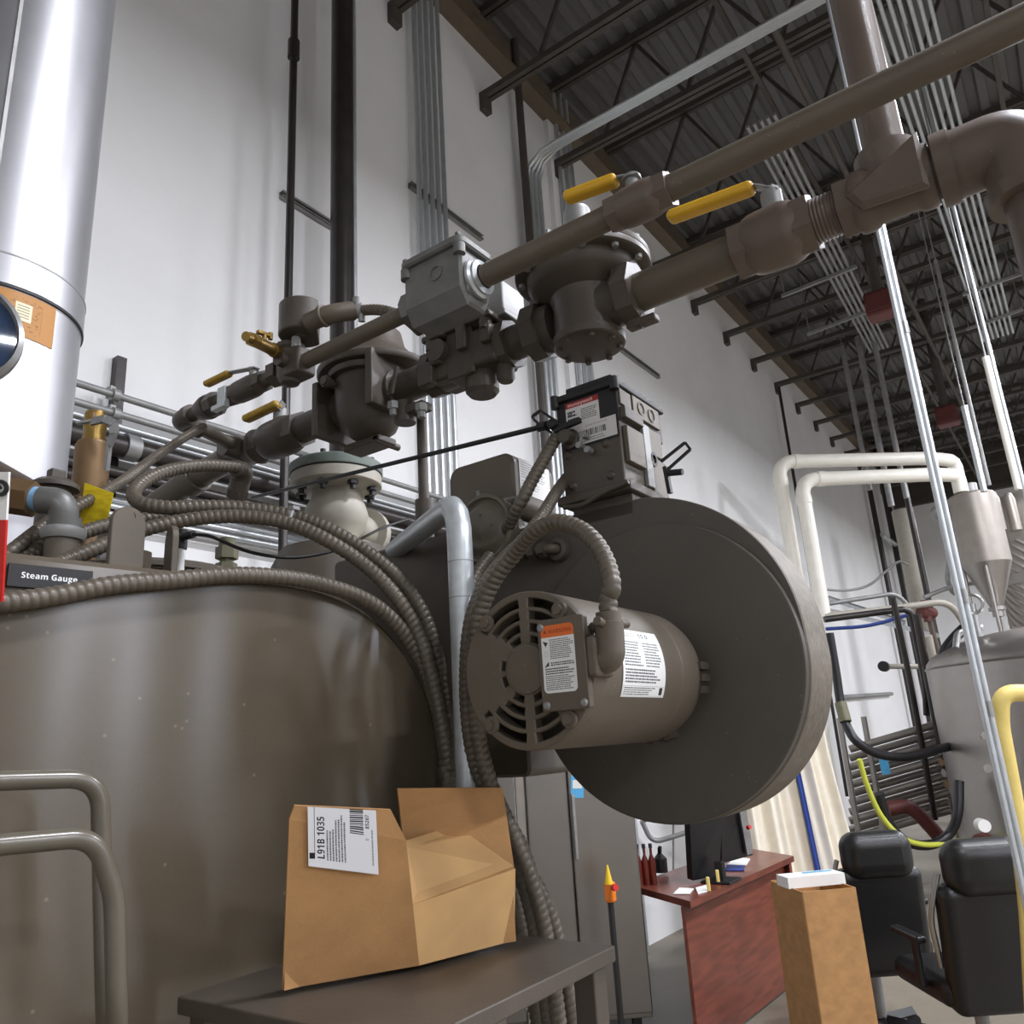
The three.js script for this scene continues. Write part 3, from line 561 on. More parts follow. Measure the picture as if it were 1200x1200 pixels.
    for (const [z, dy] of [[-.722, .03], [-.775, .034], [-.835, .026]]) part('rib', B(.014, .05, .022, -.043, dy - .01, z), M.umber, o);
    part('side_boss', [cyl(L(-.83, .016, -.036), L(-.83, .016, -.052), .021), B(.02, .045, .034, -.04, -.02, -.86)], M.umber, o);
    for (const [z, dx] of [[-.722, -.046], [-.846, -.046], [-.722, .046], [-.846, .046]]) part('bolt', [cyl(L(z, .02, dx), L(z, .068, dx), .0085, .0085, 12), hexa(L(z, .068, dx), L(z, .079, dx), .0105)], M.umber, o);
    part('seat_plug', lathe([[0, -.075], [.024, -.075], [.03, -.068], [.03, -.03]], L(-.768), Yp, 26), M.umber, o); part('drain_plug', lathe([[0, -.066], [.012, -.066], [.016, -.06], [.016, -.03]], L(-.716), Yp, 18), M.umber, o);
    part('terminal_box', [B(.07, .062, .062, .012, .088, -.728, .004), B(.074, .012, .07, .012, .055, -.728, .003)], M.dullzinc, o, 'grey square terminal box');
    part('port_collar', hexa(L(-.885), L(-.862), .044, 8), M.umber, o); part('port_collar', hexa(L(-.712), L(-.694), .044, 8), M.umber, o);
  }
  solo('gas_pipe', 'short brown nipple between the shutoff valve and the far regulator', 'pipe', cyl(L(-.965), L(-.884), .0302, .0302, 24), M.umber, L(-.965));
  { // far regulator: clevis plates and bell
    const z = -1.05, o = thing('diaphragm_valve', 'bell-topped brown valve with flat end plates left of the shutoff valve', 'valve', L(z, -.08)), B = (w, h, d, dx, dy, zz, r = .003) => box(w, h, d, L(zz, dy, dx), r);
    part('body', [lathe([[0, -.078], [.036, -.074], [.054, -.06], [.064, -.036], [.067, 0], [.067, .045]], L(z), Yp, 36), cyl(L(z - .1), L(z + .085), .04, .04, 24)], M.umber, o);
    part('end_plate', B(.118, .115, .016, -.01, -.012, -1.132), M.umber, o); part('end_plate', B(.118, .115, .018, -.01, .012, -.982), M.umber, o);
    part('band', lathe([[.066, .04], [.078, .042], [.08, .046], [.08, .054], [.06, .058]], L(z), Yp, 40), M.umber, o);
    part('base_plate', [B(.05, .014, .1, .02, -.082, -1.07), cyl(L(-1.03, -.086, -.005), L(-1.03, -.086, .06), .007)], M.umber, o);
    part('bell', lathe([[.05, .056], [.118, .058], [.121, .062], [.121, .07], [.115, .075], [.086, .092], [.058, .125], [.05, .16], [.042, .168], [0, .17]], L(z - .005, 0, .03), Yp, 48), M.umber, o);
    part('clip', [bar(L(-.93, .02, -.045), L(-.945, -.03, -.045), .006, .006), bar(L(-.945, -.03, -.045), L(-.955, -.028, -.045), .006, .006)], M.umber, o);
    part('test_nipple', [cyl(L(-1.085, .028, -.06), L(-1.085, .028, -.088), .009), hexa(L(-1.085, .028, -.075), L(-1.085, .028, -.084), .013)], M.umber, o);
    part('lower_lug', [cyl(L(-.935, -.045, -.02), L(-.935, -.085, -.02), .02), B(.03, .016, .05, -.02, -.066, -.905)], M.umber, o);
    for (const [zz, dy] of [[-.94, -.05], [-.872, -.075]]) part('cap_nut', [hexa(L(zz, dy, -.046), L(zz, dy - .014, -.046), .011), cyl(L(zz, dy - .014, -.046), L(zz, dy - .026, -.046), .007)], M.dullzinc, o);
  }
  solo('gas_pipe', 'brown pipe between the far small ball valve and the bell-topped valve', 'pipe', cyl(L(-1.262), L(-1.15), .0302, .0302, 24), M.umber, L(-1.262));
  ballValve('ball_valve', 'far lower ball valve with a faded yellow lever above the hose loop', L, -1.25, -1.39, .034, M.umber, -1.325, atX(327, 473, LX - .02), atX(287, 492, LX - .03), M.oldhandle, .026);
  const t2 = thing('pipe_tee', 'brown tee at the left end where both gas lines join', 'pipe fitting', L(-1.44));
  part('run', lathe([[.02, 0], [.037, 0], [.04, .008], [.034, .022], [.034, .09], [.04, .104], [.037, .112], [.02, .112]], L(-1.5), Zp, 24), M.umber, t2);
  part('outlet', cyl(L(-1.44, 0, -.06), L(-1.44), .024, .028), M.umber, t2);
  solo('gas_pipe', 'brown pipe sloping away from the left tee behind the hose loop', 'pipe', [bent([L(-1.49), L(-1.62, -.012), L(-2.05, -.09)], .03, .08), cyl(L(-1.62, -.012), L(-1.66, -.02), .038)], M.brown, L(-1.49));
}
{ // ---- upper line
  solo('gas_pipe', 'thin brown pipe rising along the top right above the yellow levers', 'pipe', bent([U(-.304), U(.52), V(UX, DECK, .52)], .0168, .06, 22), M.brown, U(-.304));
  ballValve('ball_valve', 'brown ball valve with the upper yellow lever, on the thin pipe', U, -.302, -.386, .0205, M.russet, -.352, atX(724, 210, UX - .005), atX(662, 233, UX - .012), M.handle, .023);
  solo('gas_pipe', 'thin brown pipe passing over the big round regulator', 'pipe', cyl(U(-.595), U(-.38), .0168, .0168, 22), M.brown, U(-.595));
  { // grey cast solenoid box
    const o = thing('cast_box', 'grey cast aluminium box with a lid inline on the thin pipe', 'valve actuator', U(-.665, -.05)), B = (w, h, d, dx, dy, z, r = .006) => box(w, h, d, U(z, dy, dx), r);
    const pr = poly([[-.034, -.022], [-.018, -.046], [.02, -.046], [.034, -.022], [.034, .045], [-.034, .045]]), g = extr(pr, .112, .004); g.translate(UX, E + UY, -.725);
    part('body', [g, B(.05, .02, .118, 0, -.02, -.668)], M.castAl, o);
    const ld = extr(rrect(-.062, -.042, .062, .042, .016), .014, .003); ld.rotateX(-Math.PI / 2); ld.rotateY(Math.PI / 2); ld.translate(UX, E + UY + .045, -.668);
    const lid = part('lid', ld, M.castAl, o); for (const a of [-1, 1]) for (const b2 of [-1, 1]) part('screw', [cyl(U(-.668 + a * .052, .03, b2 * .032), U(-.668 + a * .052, .046, b2 * .032), .009), hexa(U(-.668 + a * .052, .059, b2 * .032), U(-.668 + a * .052, .064, b2 * .032), .006)], M.castAl, lid);
    part('knockout', lathe([[.0095, 0], [.012, 0], [.012, .0025], [.0095, .0025], [.0095, 0]], U(-.66, .016, -.0335), Xm, 28), M.castAl, o);
    part('hub', [lathe([[.017, 0], [.027, 0], [.03, .004], [.03, .009], [.026, .012], [.026, .016], [.018, .018]], U(-.615), Zp, 28)], M.emt, o, 'bright threaded hub'); part('hub', hexa(U(-.745), U(-.722), .027, 8), M.castAl, o);
  }
  solo('gas_pipe', 'thin brown pipe left of the grey cast box', 'pipe', cyl(U(-.985), U(-.744), .0134, .0134, 20), M.brown, U(-.985));
  { // pressure-switch tee with brass bleed valve
    const o = thing('pilot_regulator', 'small dark brown pilot regulator body on the thin pipe', 'regulator', U(-1.03, -.03));
    part('body', [box(.042, .05, .06, U(-1.015, .0), .006), lathe([[.0, -.035], [.016, -.03], [.022, -.02], [.022, .03], [.026, .034], [.026, .042], [0, .042]], U(-1.03), Yp, 20), hexa(U(-1.072), U(-1.05), .024)], M.umber, o);
    part('bolt', hexa(U(-1.0, .025, -.012), U(-1.0, .044, -.012), .008), M.dullzinc, o); part('side_cap', cyl(U(-1.02, .005, -.02), U(-1.02, .005, -.034), .014), M.umber, o);
    const bv = thing('bleed_valve', 'small brass bleed valve pointing left off the thin pipe', 'valve', U(-1.055, .0, -.1)), b0 = atX(326, 413, UX - .03), b1 = atX(288, 394, UX - .125);
    const w = t => b0.clone().lerp(b1, t);
    part('body', [hexa(w(0), w(.2), .0125, 8), cyl(w(.15), w(.75), .0105), hexa(w(.7), w(.85), .012), cyl(w(.85), w(1), .008)], M.brass, bv);
    const q = w(.45); part('valve_key', [cyl(q, q.clone().add(new THREE.Vector3(0, .02, 0)), .004), bar(q.clone().add(new THREE.Vector3(-.014, .02, 0)), q.clone().add(new THREE.Vector3(.012, .022, 0)), .005, .008), cyl(q.clone().add(new THREE.Vector3(.012, .016, 0)), q.clone().add(new THREE.Vector3(.012, .028, 0)), .004)], M.brass, bv);
    const c = U(-1.0, .046, .0), ps = thing('pressure_switch', 'dark drum-shaped pressure switch above the pilot regulator', 'switch', c.clone());
    const sh = new THREE.Shape(); sh.absarc(0, 0, .04, .35, Math.PI * 2 - 1.2); sh.closePath(); const g = extr(sh, .06, .002, 24); g.rotateX(-Math.PI / 2); g.rotateY(-.35); g.translate(c.x, c.y + .004, c.z);
    part('case', g, M.umber, ps); part('neck', cyl(c, c.clone().add(new THREE.Vector3(0, .006, 0)), .014), M.umber, ps);
    const e0 = at(362, 378, 1.36), e1 = at(385, 368, 1.34), e2 = at(414, 364, 1.36);
    part('elbow', [bent([e0, e1, e2], .0165, .03), cyl(e0.clone().lerp(e1, .7), e0.clone().lerp(e1, .85), .019)], M.brown, ps);
    part('clamp', [cyl(at(410, 364, 1.36), at(424, 364, 1.36), .0135), ...[[418, 353], [424, 372]].map(([x, y]) => cyl(at(x, y - 5, 1.355), at(x, y + 5, 1.355), .006))], M.dullzinc, ps, 'bright screw clamp');
  }
  solo('gas_pipe', 'thin brown pipe between the far union and the pilot regulator', 'pipe', cyl(U(-1.105), U(-1.07), .0134, .0134, 20), M.umber, U(-1.105));
  ballValve('ball_valve', 'far upper ball valve with a short faded yellow lever', U, -1.1, -1.2, .017, M.umber, -1.135, atX(270, 437, UX - .005), atX(241, 451, UX - .012), M.oldhandle, .018);
  const cp = atX(279, 466, UX - .02); solo('pipe_clip', 'small bright steel clip on the thin far pipe', 'clip', [box(.012, .034, .024, U(-1.2, -.004, -.016), .002), box(.014, .01, .04, U(-1.205, -.026, -.018), .002)], M.galv, U(-1.2, -.02, -.016));
  const un = thing('pipe_union', 'brown pipe union near the far left end of the thin line', 'pipe fitting', U(-1.27));
  part('nut', [hexa(U(-1.262), U(-1.24), .0235, 8), lathe([[.013, 0], [.019, 0], [.022, .012], [.024, .02], [.024, .03], [.014, .032]], U(-1.295), Zp, 22)], M.umber, un);
  part('tail', cyl(U(-1.25), U(-1.195), .015), M.umber, un);
  const el = thing('pipe_elbow', 'brown elbow at the far left end of the thin gas line', 'pipe fitting', U(-1.36));
  part('elbow', [bent([U(-1.325), U(-1.372), U(-1.372, 0, .045)], .0185, .03, 18), cyl(U(-1.338), U(-1.322), .021), cyl(U(-1.372, 0, .035), U(-1.372, 0, .05), .021)], M.umber, el);
  solo('gas_pipe', 'thin brown stub between the far elbow and the union', 'pipe', cyl(U(-1.33), U(-1.29), .0134, .0134, 18), M.umber, U(-1.33));
  solo('gas_pipe', 'thin brown cross pipe linking the two gas lines at the left', 'pipe', cyl(U(-1.372, 0, .045), V(LX - .05, LY, -1.425), .0134, .0134, 18), M.umber, U(-1.372, 0, .045));
}

// ---------- burner: casing, blower, motor, actuator ----------
const BX = 1.0, BY = .0854, BZ = -.4734, BR = .1985;
{ // casing behind the blower
  const o = thing('burner_casing', 'dark brown burner casing between the boiler and the big round blower', 'burner', V(1.1, -.07, -.9));
  const g = extr(rrect(-1.14, -.05, -.71, .355, .012), .2, .004); g.rotateY(-Math.PI / 2); g.scale(1, 1, 1);
  // drawn with right = +Z, so x in the outline is world z
  g.translate(1.22, E, 0); part('casing', creased(strip(g)), M.umber, o);
  const w = extr(rrect(-.842, .362, -.703, .466, .022), .125, .005); w.rotateY(-Math.PI / 2); w.translate(1.14, E, 0); const cb = part('control_box', creased(strip(w)), M.brown, o);
  const lm = print(256, 256, (c, W, H) => { c.fillStyle = '#eceae6'; c.fillRect(0, 0, W, H); lines(c, 14, 20, 220, 7, 18, 7, '#8a8f9c'); lines(c, 14, 160, 150, 3, 20, 7, '#a0a4ae'); });
  const pl = new THREE.PlaneGeometry(.092, .062); pl.translate(1.078, E + .426, -.7022); part('data_label', pl, lm, cb, 'white data label', true);
  const bt = at(549, 576, 1.3); part('wing_bolt', [cyl(V(1.016, bt.y - E - .005, bt.z), V(1.0, bt.y - E - .005, bt.z), .006), cyl(V(1.004, bt.y - E - .005, bt.z), V(1.004, bt.y - E + .008, bt.z - .004), .003)], M.dullzinc, o);
}
{ // round air switch
  const c = atX(566, 619, .948), y = c.y - E, z = c.z, o = thing('air_switch', 'round dish-shaped air pressure switch above the motor', 'switch', c.clone());
  part('front_dish', lathe([[.0545, -.004], [.0555, 0], [.0555, .008], [.053, .011], [.049, .011], [.046, .006], [.042, .007], [.036, .0125], [.03, .014], [0, .0145]], V(.957, y, z), Xm, 56), M.gloss, o);
  part('rear_dish', lathe([[0, 0], [.05, 0], [.0545, .003], [.0545, .01], [.04, .024], [.034, .06], [0, .06]], V(.958, y, z), Xp, 44), M.gloss, o);
  for (const [a, b] of [[0, .02], [.02, 0], [-.019, -.002], [.001, -.021]]) part('rivet', cyl(V(.9415, y + a, z + b), V(.946, y + a, z + b), .002, .002, 8), M.umber, o);
  const bx = extr(poly([[0, -.03], [.085, -.03], [.085, .036], [.0, .05]]), .07, .003); bx.rotateY(-Math.PI / 2); bx.translate(1.06, y + .008, z); part('housing', bx, M.brown, o);
  for (const a of [.9, 2.5, 5.2]) part('clip', [bar(V(.955, y + Math.sin(a) * .052, z + Math.cos(a) * .052), V(.985, y + Math.sin(a) * .064, z + Math.cos(a) * .06), .003, .008), bar(V(.985, y + Math.sin(a) * .064, z + Math.cos(a) * .06), V(.99, y + Math.sin(a) * .05, z + Math.cos(a) * .064), .003, .008)], M.dullzinc, o);
  // tube and nipple to the blower face
  const t = atX(657, 645, BX - .001);
  part('sense_pipe', bent([V(.985, y - .03, z + .05), new THREE.Vector3(.975, t.y, t.z - .03), new THREE.Vector3(.975, t.y, t.z), new THREE.Vector3(BX - .004, t.y, t.z)], .0075, .012), M.brown, o);
  for (const s of [-.06, -.04, -.022]) part('nut', hexa(new THREE.Vector3(.975, t.y, t.z + s), new THREE.Vector3(.975, t.y, t.z + s + .011), .0125), M.umber, o);
}
{ // blower scroll
  const o = thing('blower', 'big round dark brown blower housing with a speckled rim', 'blower', V(BX + .03, BY - BR, BZ));
  const sh = new THREE.Shape(), n = 96, pts = [];
  for (let i = 0; i <= n; i++) { const a = -2.72 + (2.72 + Math.PI / 2) * i / n, g = a < .1 ? 0 : .042 * Math.pow((a - .1) / (Math.PI / 2 - .1), 1.1); pts.push([Math.cos(a) * (BR + g), Math.sin(a) * (BR + g)]); }
  pts.push([-.25, BR + .04], [-.25, -.02]);
  pts.forEach(([x, y], i) => i ? sh.lineTo(x, y) : sh.moveTo(x, y)); sh.closePath();
  part('front_plate', creased(strip(faceX(extrT(sh, .004), BX, BY, BZ)), .5), M.blower, o);
  part('scroll_band', creased(strip(faceX(bandT(sh), BX + .0042, BY, BZ)), .5), M.rim, o, 'paler speckled scroll rim');
  part('inlet_cover', lathe([[0, .012], [BR - .0045, .012], [BR - .0018, .0105], [BR - .0008, 0], [0, 0]], V(BX, BY, BZ), Xm, 96), M.blower, o);
  const t = atX(657, 645, BX - .001); part('tap_boss', lathe([[.008, .014], [.011, .016], [.0165, .014], [.018, .01], [.018, 0]], new THREE.Vector3(BX, t.y, t.z), Xm, 28), M.blower, o);
  part('outlet_duct', span(BX + .004, BX + .09, BY - .02, BY + BR + .036, -.75, BZ - .25), M.blower, o);
  function extrT(s, d) { const e = extr(s, d, .0008, 4); e.translate(0, 0, -d); return e; }
  function bandT(s) { const e = extr(s, .095, .001, 4); e.translate(0, 0, -.095); e.scale(1.0015, 1.0015, 1); return e; }
}
{ // motor
  const mx = .685, my = .0724, mz = -.4734, R = .0815, A = (x, dy = 0, dz = 0) => V(x, my + dy, mz + dz);
  const o = thing('blower_motor', 'brown electric motor with vented end bell and white nameplate', 'motor', A(.83, -R));
  part('body', [lathe([[R - .005, .07], [R - .005, .016], [R - .001, .016], [R, .02], [R, .205], [R - .0008, .206], [R - .0008, .2075], [R, .2085], [R, .252], [R - .004, .27], [.062, .284], [.04, .3], [.04, .309]], A(mx), Xp, 72)], M.brown, o);
  const s = new THREE.Shape(); s.absarc(0, 0, R - .0005, 0, Math.PI * 2);
  const D = Math.PI / 180, slot = (r0, r1, a0, a1) => { const h = new THREE.Path(); h.absarc(0, 0, r1, a0 * D, a1 * D, false); h.absarc(0, 0, r0, a1 * D, a0 * D, true); h.closePath(); s.holes.push(h); };
  const rows = [[.0275, .0345], [.039, .047], [.0515, .060], [.0645, .0735]];
  rows.forEach(([a, b], i) => { const k = .0062 / ((a + b) / 2) / D; slot(a, b, 90 + k, 126 + i * 5); slot(a, b, 56 - i * 2, 90 - k); slot(a, b, 234 - i * 6, 270 - k); slot(a, b, 270 + k, 308 - i); });
  slot(.028, .0335, 160, 178); slot(.028, .0335, 190, 210);
  const fb = extr(s, .014, .0012, 40); const eb = part('end_bell', [faceX(fb, mx + .0145, my, mz), lathe([[R - .006, .0005], [R - .003, .001], [R - .0005, .004], [R, .008], [R, .02], [R - .006, .02]], A(mx), Xp, 72)], M.brown, o);
  part('hub_cap', lathe([[0, .003], [.022, .003], [.0255, .0015], [.0265, -.003]], A(mx), Xm, 40), M.brown, eb);
  part('interior', [lathe([[0, .062], [R - .004, .062], [R - .004, .066], [0, .066]], A(mx), Xp, 40)], M.umber, o);
  const fins = []; for (const r of [.0368, .0492, .0622]) fins.push(lathe([[r - .0012, .012], [r + .0012, .012], [r + .0012, .0195], [r - .0012, .0195], [r - .0012, .012]], A(mx), Xp, 48)); part('winding_ring', fins[0], M.dullzinc, o); part('winding_ring', fins[1], M.dullzinc, o); part('winding_ring', fins[2], M.dullzinc, o);
  for (const a of [50, 132, 228, 312]) { const q = A(mx, Math.sin(a * D) * .0715, Math.cos(a * D) * .0715); part('through_bolt', [lathe([[0, .004], [.0085, .003], [.0095, 0]], q, Xm, 18), hexa(q, q.clone().add(new THREE.Vector3(-.007, 0, 0)), .0055)], M.brown, eb); }
  const tp = extr(rrect(.022, -.045, .077, .046, .003), .009, .001); faceX(tp, mx + .0005, my, mz); const cov = part('terminal_cover', tp, M.brown, o);
  for (const [u, v] of [[.0265, .038], [.071, -.039], [.028, -.039]]) part('screw', lathe([[0, .0022], [.003, .002], [.0042, 0]], A(mx - .0088, v, u), Xm, 16), M.dullzinc, cov);
  const wl = print(232, 400, (c, W, H) => {
    c.fillStyle = '#e9e9e7'; c.fillRect(0, 0, W, H); c.fillStyle = '#e2702c'; c.fillRect(0, 0, W, 72); c.fillStyle = '#a83c10'; c.font = 'bold 34px sans-serif'; c.textBaseline = 'middle'; c.fillText('WARNING', 52, 38);
    c.beginPath(); c.moveTo(30, 22); c.lineTo(44, 48); c.lineTo(16, 48); c.fill(); lines(c, 58, 86, 165, 11, 11, 5); lines(c, 58, 222, 165, 2, 12, 7, '#333'); lines(c, 16, 256, 205, 3, 14, 7, '#222'); lines(c, 16, 300, 205, 8, 11, 5);
    c.fillStyle = '#333'; c.beginPath(); c.moveTo(10, 92); c.lineTo(46, 104); c.lineTo(28, 128); c.fill(); c.strokeStyle = '#889'; c.strokeRect(18, 156, 20, 30); c.beginPath(); c.moveTo(12, 250); c.lineTo(44, 214); c.lineTo(46, 240); c.fill();
  });
  const w = rrect(.0265, -.0275, .0655, .0395, .005), wg = new THREE.ShapeGeometry(w); { const p = wg.attributes.position, uv = wg.attributes.uv; for (let i = 0; i < p.count; i++) uv.setXY(i, (p.getX(i) - .0265) / .039, (p.getY(i) + .0275) / .067); }
  part('warning_label', faceX(wg, mx - .0089, my, mz), wl, cov, 'orange and white warning label', true);
  // curved nameplate
  const nl = print(330, 400, (c, W, H) => {
    c.fillStyle = '#f1f1ef'; c.fillRect(0, 0, W, H); c.fillStyle = '#222'; c.font = 'bold 40px sans-serif'; c.fillText('15.0', 170, 48); lines(c, 40, 24, 110, 2, 14, 6, '#777');
    lines(c, 16, 78, 140, 9, 17, 8); lines(c, 176, 78, 130, 9, 17, 8, '#555'); lines(c, 16, 240, 290, 5, 17, 9, '#333'); c.strokeStyle = '#444'; c.strokeRect(6, 336, W - 12, 58); lines(c, 14, 344, 240, 4, 12, 6); c.fillStyle = '#333'; c.fillRect(286, 342, 26, 44);
  });
  const np = new THREE.CylinderGeometry(R + .0006, R + .0006, .072, 24, 1, true, 0, .86); // about Y, turned onto the motor axis below
  const npos = np.attributes.position, nuv = np.attributes.uv, x0 = .742, len = .1, ang0 = -.42;
  { const N = 24, pos = [], uv = [], idx = []; for (let i = 0; i <= N; i++) { const a = ang0 + .9 * i / N; for (let j = 0; j < 2; j++) { const v = A(x0 + len * j, Math.sin(a) * (R + .0007), Math.cos(a) * (R + .0007)); pos.push(v.x, v.y, v.z); uv.push(j, i / N); } } for (let i = 0; i < N; i++) idx.push(2 * i, 2 * i + 1, 2 * i + 2, 2 * i + 1, 2 * i + 3, 2 * i + 2);
    const g = new THREE.BufferGeometry(); g.setAttribute('position', new THREE.Float32BufferAttribute(pos, 3)); g.setAttribute('uv', new THREE.Float32BufferAttribute(uv, 2)); g.setIndex(idx); g.computeVertexNormals(); part('nameplate', g, nl, o, 'white printed nameplate', true); }
  // conduit elbow on the side
  part('conduit_boss', [box(.036, .04, .012, A(.694, .004, R + .001), .004), hexa(A(.694, .004, R - .002), A(.694, .004, R + .006), .0195)], M.brown, o);
  part('conduit_elbow', bent([A(.694, .0, R), A(.694, .002, R + .013), A(.694, .036, R + .015)], .0145, .02, 20), M.brown, o);
  part('elbow_clamp', [cyl(A(.694, .032, R + .015), A(.694, .046, R + .015), .0128), ...[[-.015, 0], [.002, -.015], [.016, .004]].map(([a, b]) => cyl(A(.694 + a, .034 + b * .2, R + .015 + b), A(.694 + a * 1.6, .036, R + .015 + b * 1.5), .0045, .0045, 10))], M.brown, o);
  // rear bell vents: solid blocks, the shade of slots put into darker paint
  for (const a of [-8, 2, 12, -62, -74, -86]) { const q = A(.955, Math.sin((a - 8) * D) * (R - .0035), Math.cos((a - 8) * D) * (R - .0035)), g = new THREE.BoxGeometry(.026, .009, .012); g.rotateX(-(a - 8) * D); g.translate(q.x, q.y, q.z); part('rear_vent_shade', g, M.umber, o); }
}
{ // modulating actuator on top of the blower
  const z0 = -.597, z1 = -.49, o = thing('damper_actuator', 'boxy dark actuator with a red-topped label above the blower', 'actuator', V(1.06, .32, -.54));
  part('gear_case', [span(.99, 1.135, .35, .452, z0 + .003, z1, .004)], M.umber, o);
  part('upper_case', span(.99, 1.14, .45, .506, z0, z1 + .001, .003), M.black, o, 'black upper case');
  part('lid', [span(.982, 1.146, .504, .515, z0 - .004, z1 + .006, .003), span(.99, 1.05, .513, .526, z0 + .02, z1 - .006, .002)], M.black, o);
  for (const [x, z] of [[.986, z0 + .002], [.986, z1]]) part('lid_ear', [lathe([[0, 0], [.007, 0], [.007, .02], [0, .02]], V(x, .497, z), Yp, 16)], M.black, o);
  part('foot', [span(.982, 1.15, .338, .352, z0 - .006, z1 + .012, .002)], M.umber, o);
  part('bracket', [span(1.0, 1.07, .305, .338, z0 + .01, z1 + .004, .002), bent([V(.975, .332, z0 + .01), V(.975, .328, z0 + .04), V(.975, .34, z1 - .03), V(.975, .346, z1 + .012)], .004, .01)], M.umber, o);
  // side panels toward the room
  const sp = (x0, x1, y0, y1, t, m = M.brown) => part('side_panel', span(x0, x1, y0, y1, z1, z1 + t, .0015), m, o);
  sp(.998, 1.052, .385, .442, .008); sp(.994, 1.054, .453, .472, .01, M.umber); sp(.994, 1.03, .476, .502, .004); sp(1.034, 1.126, .47, .503, .005); sp(1.056, 1.078, .36, .462, .007, M.dullzinc); sp(1.082, 1.128, .42, .464, .003); sp(1.08, 1.132, .356, .414, .004);
  for (const x of [1.06, 1.096]) part('knockout', lathe([[.009, 0], [.0115, 0], [.0115, .0015], [.009, .0015], [.009, 0]], V(x, .487, z1 + .005), Zp, 24), M.umber, o);
  const lm = print(320, 360, (c, W, H) => {
    c.fillStyle = '#17171a'; c.fillRect(0, 0, W, H); c.fillStyle = '#d6d4cf'; c.fillRect(20, 40, 200, 190); c.fillRect(20, 200, 290, 140); c.fillStyle = '#9c2a26'; c.fillRect(20, 20, 200, 40); c.fillStyle = '#e8c9c4'; c.font = 'bold 30px sans-serif'; c.fillText('Honeywell', 34, 50);
    c.fillStyle = '#222'; c.font = 'bold 34px sans-serif'; c.fillText('M', 30, 118); lines(c, 30, 84, 56, 3, 26, 14, '#222'); lines(c, 112, 88, 96, 6, 14, 7, '#555');
    c.fillStyle = '#333'; let x = 40; while (x < 250) { const w = 2 + rnd() * 6; c.fillRect(x, 246, w, 44); x += w + 2 + rnd() * 5; } lines(c, 40, 304, 230, 2, 16, 6, '#777'); lines(c, 130, 216, 150, 1, 10, 6, '#999');
  });
  const pl = new THREE.PlaneGeometry(.094, .082); pl.rotateY(-Math.PI / 2); pl.translate(.9893, E + .464, -.538); part('label', pl, lm, o, 'red-topped white data label', true);
  for (const [px, py] of [[711, 520], [716, 557], [672, 570], [666, 534]]) { const q = atX(px, py, .99); part('screw', [lathe([[0, .004], [.004, .004], [.0065, .001], [.0075, 0]], q, Xm, 18)], M.umber, o); }
  const hub = atX(669, 515, .99); part('shaft_hub', [lathe([[0, .022], [.011, .022], [.0115, .018], [.0115, .006], [.016, .004], [.016, 0]], hub, Xm, 26)], M.umber, o);
  const tip = atX(624, 488, .972); const arm = part('crank_arm', [bar(hub.clone().add(new THREE.Vector3(-.018, 0, 0)), atX(650, 500, .972), .006, .014), bar(atX(654, 495, .972), atX(633, 481, .972), .004, .004), bar(atX(646, 507, .972), atX(627, 493, .972), .004, .004), bar(atX(633, 481, .972), tip, .004, .004), bar(tip, atX(627, 493, .972), .004, .004), bar(atX(650, 505, .97), atX(680, 492, .97), .008, .008)], M.black, o, 'black slotted crank arm');
  for (const [px, py] of [[683, 524], [693, 529], [688, 512]]) { const q = atX(px, py, .985); part('limit_cam', [cyl(q, q.clone().add(new THREE.Vector3(-.014, 0, 0)), .005, .005, 14)], M.dullzinc, o); }
  const k = z1 + .003; part('rear_crank', [bar(V(1.09, .405, k + .012), V(1.09, .425, k + .055), .004, .004), bar(V(1.09, .425, k + .055), V(1.09, .412, k + .062), .004, .004), bar(V(1.09, .412, k + .062), V(1.09, .39, k + .022), .004, .004), bar(V(1.09, .395, k + .018), V(1.092, .352, k + .02), .006, .009), cyl(V(1.09, .384, k + .02), V(1.09, .38, k + .045), .005), lathe([[.007, 0], [.012, 0], [.012, .004], [.007, .004]], V(1.085, .41, k), Zp, 20)], M.black, o, 'black slotted rear crank');
  const r0 = atX(648, 497, .966), r1 = at(296, 583, 1.95);
  const lr = thing('linkage_rod', 'thin dark control rod running from the actuator crank to the left', 'rod', r0.clone());
  part('rod', cyl(r0, r1, .0042, .0042, 10), M.black, lr); const rd = r1.clone().sub(r0).normalize();
  part('ball_joint', [lathe([[0, -.009], [.007, -.006], [.009, 0], [.007, .006], [0, .009]], r0, Xp, 16)], M.black, lr); part('lock_nut', hexa(r0.clone().addScaledVector(rd, .012), r0.clone().addScaledVector(rd, .03), .008), M.black, lr);
}

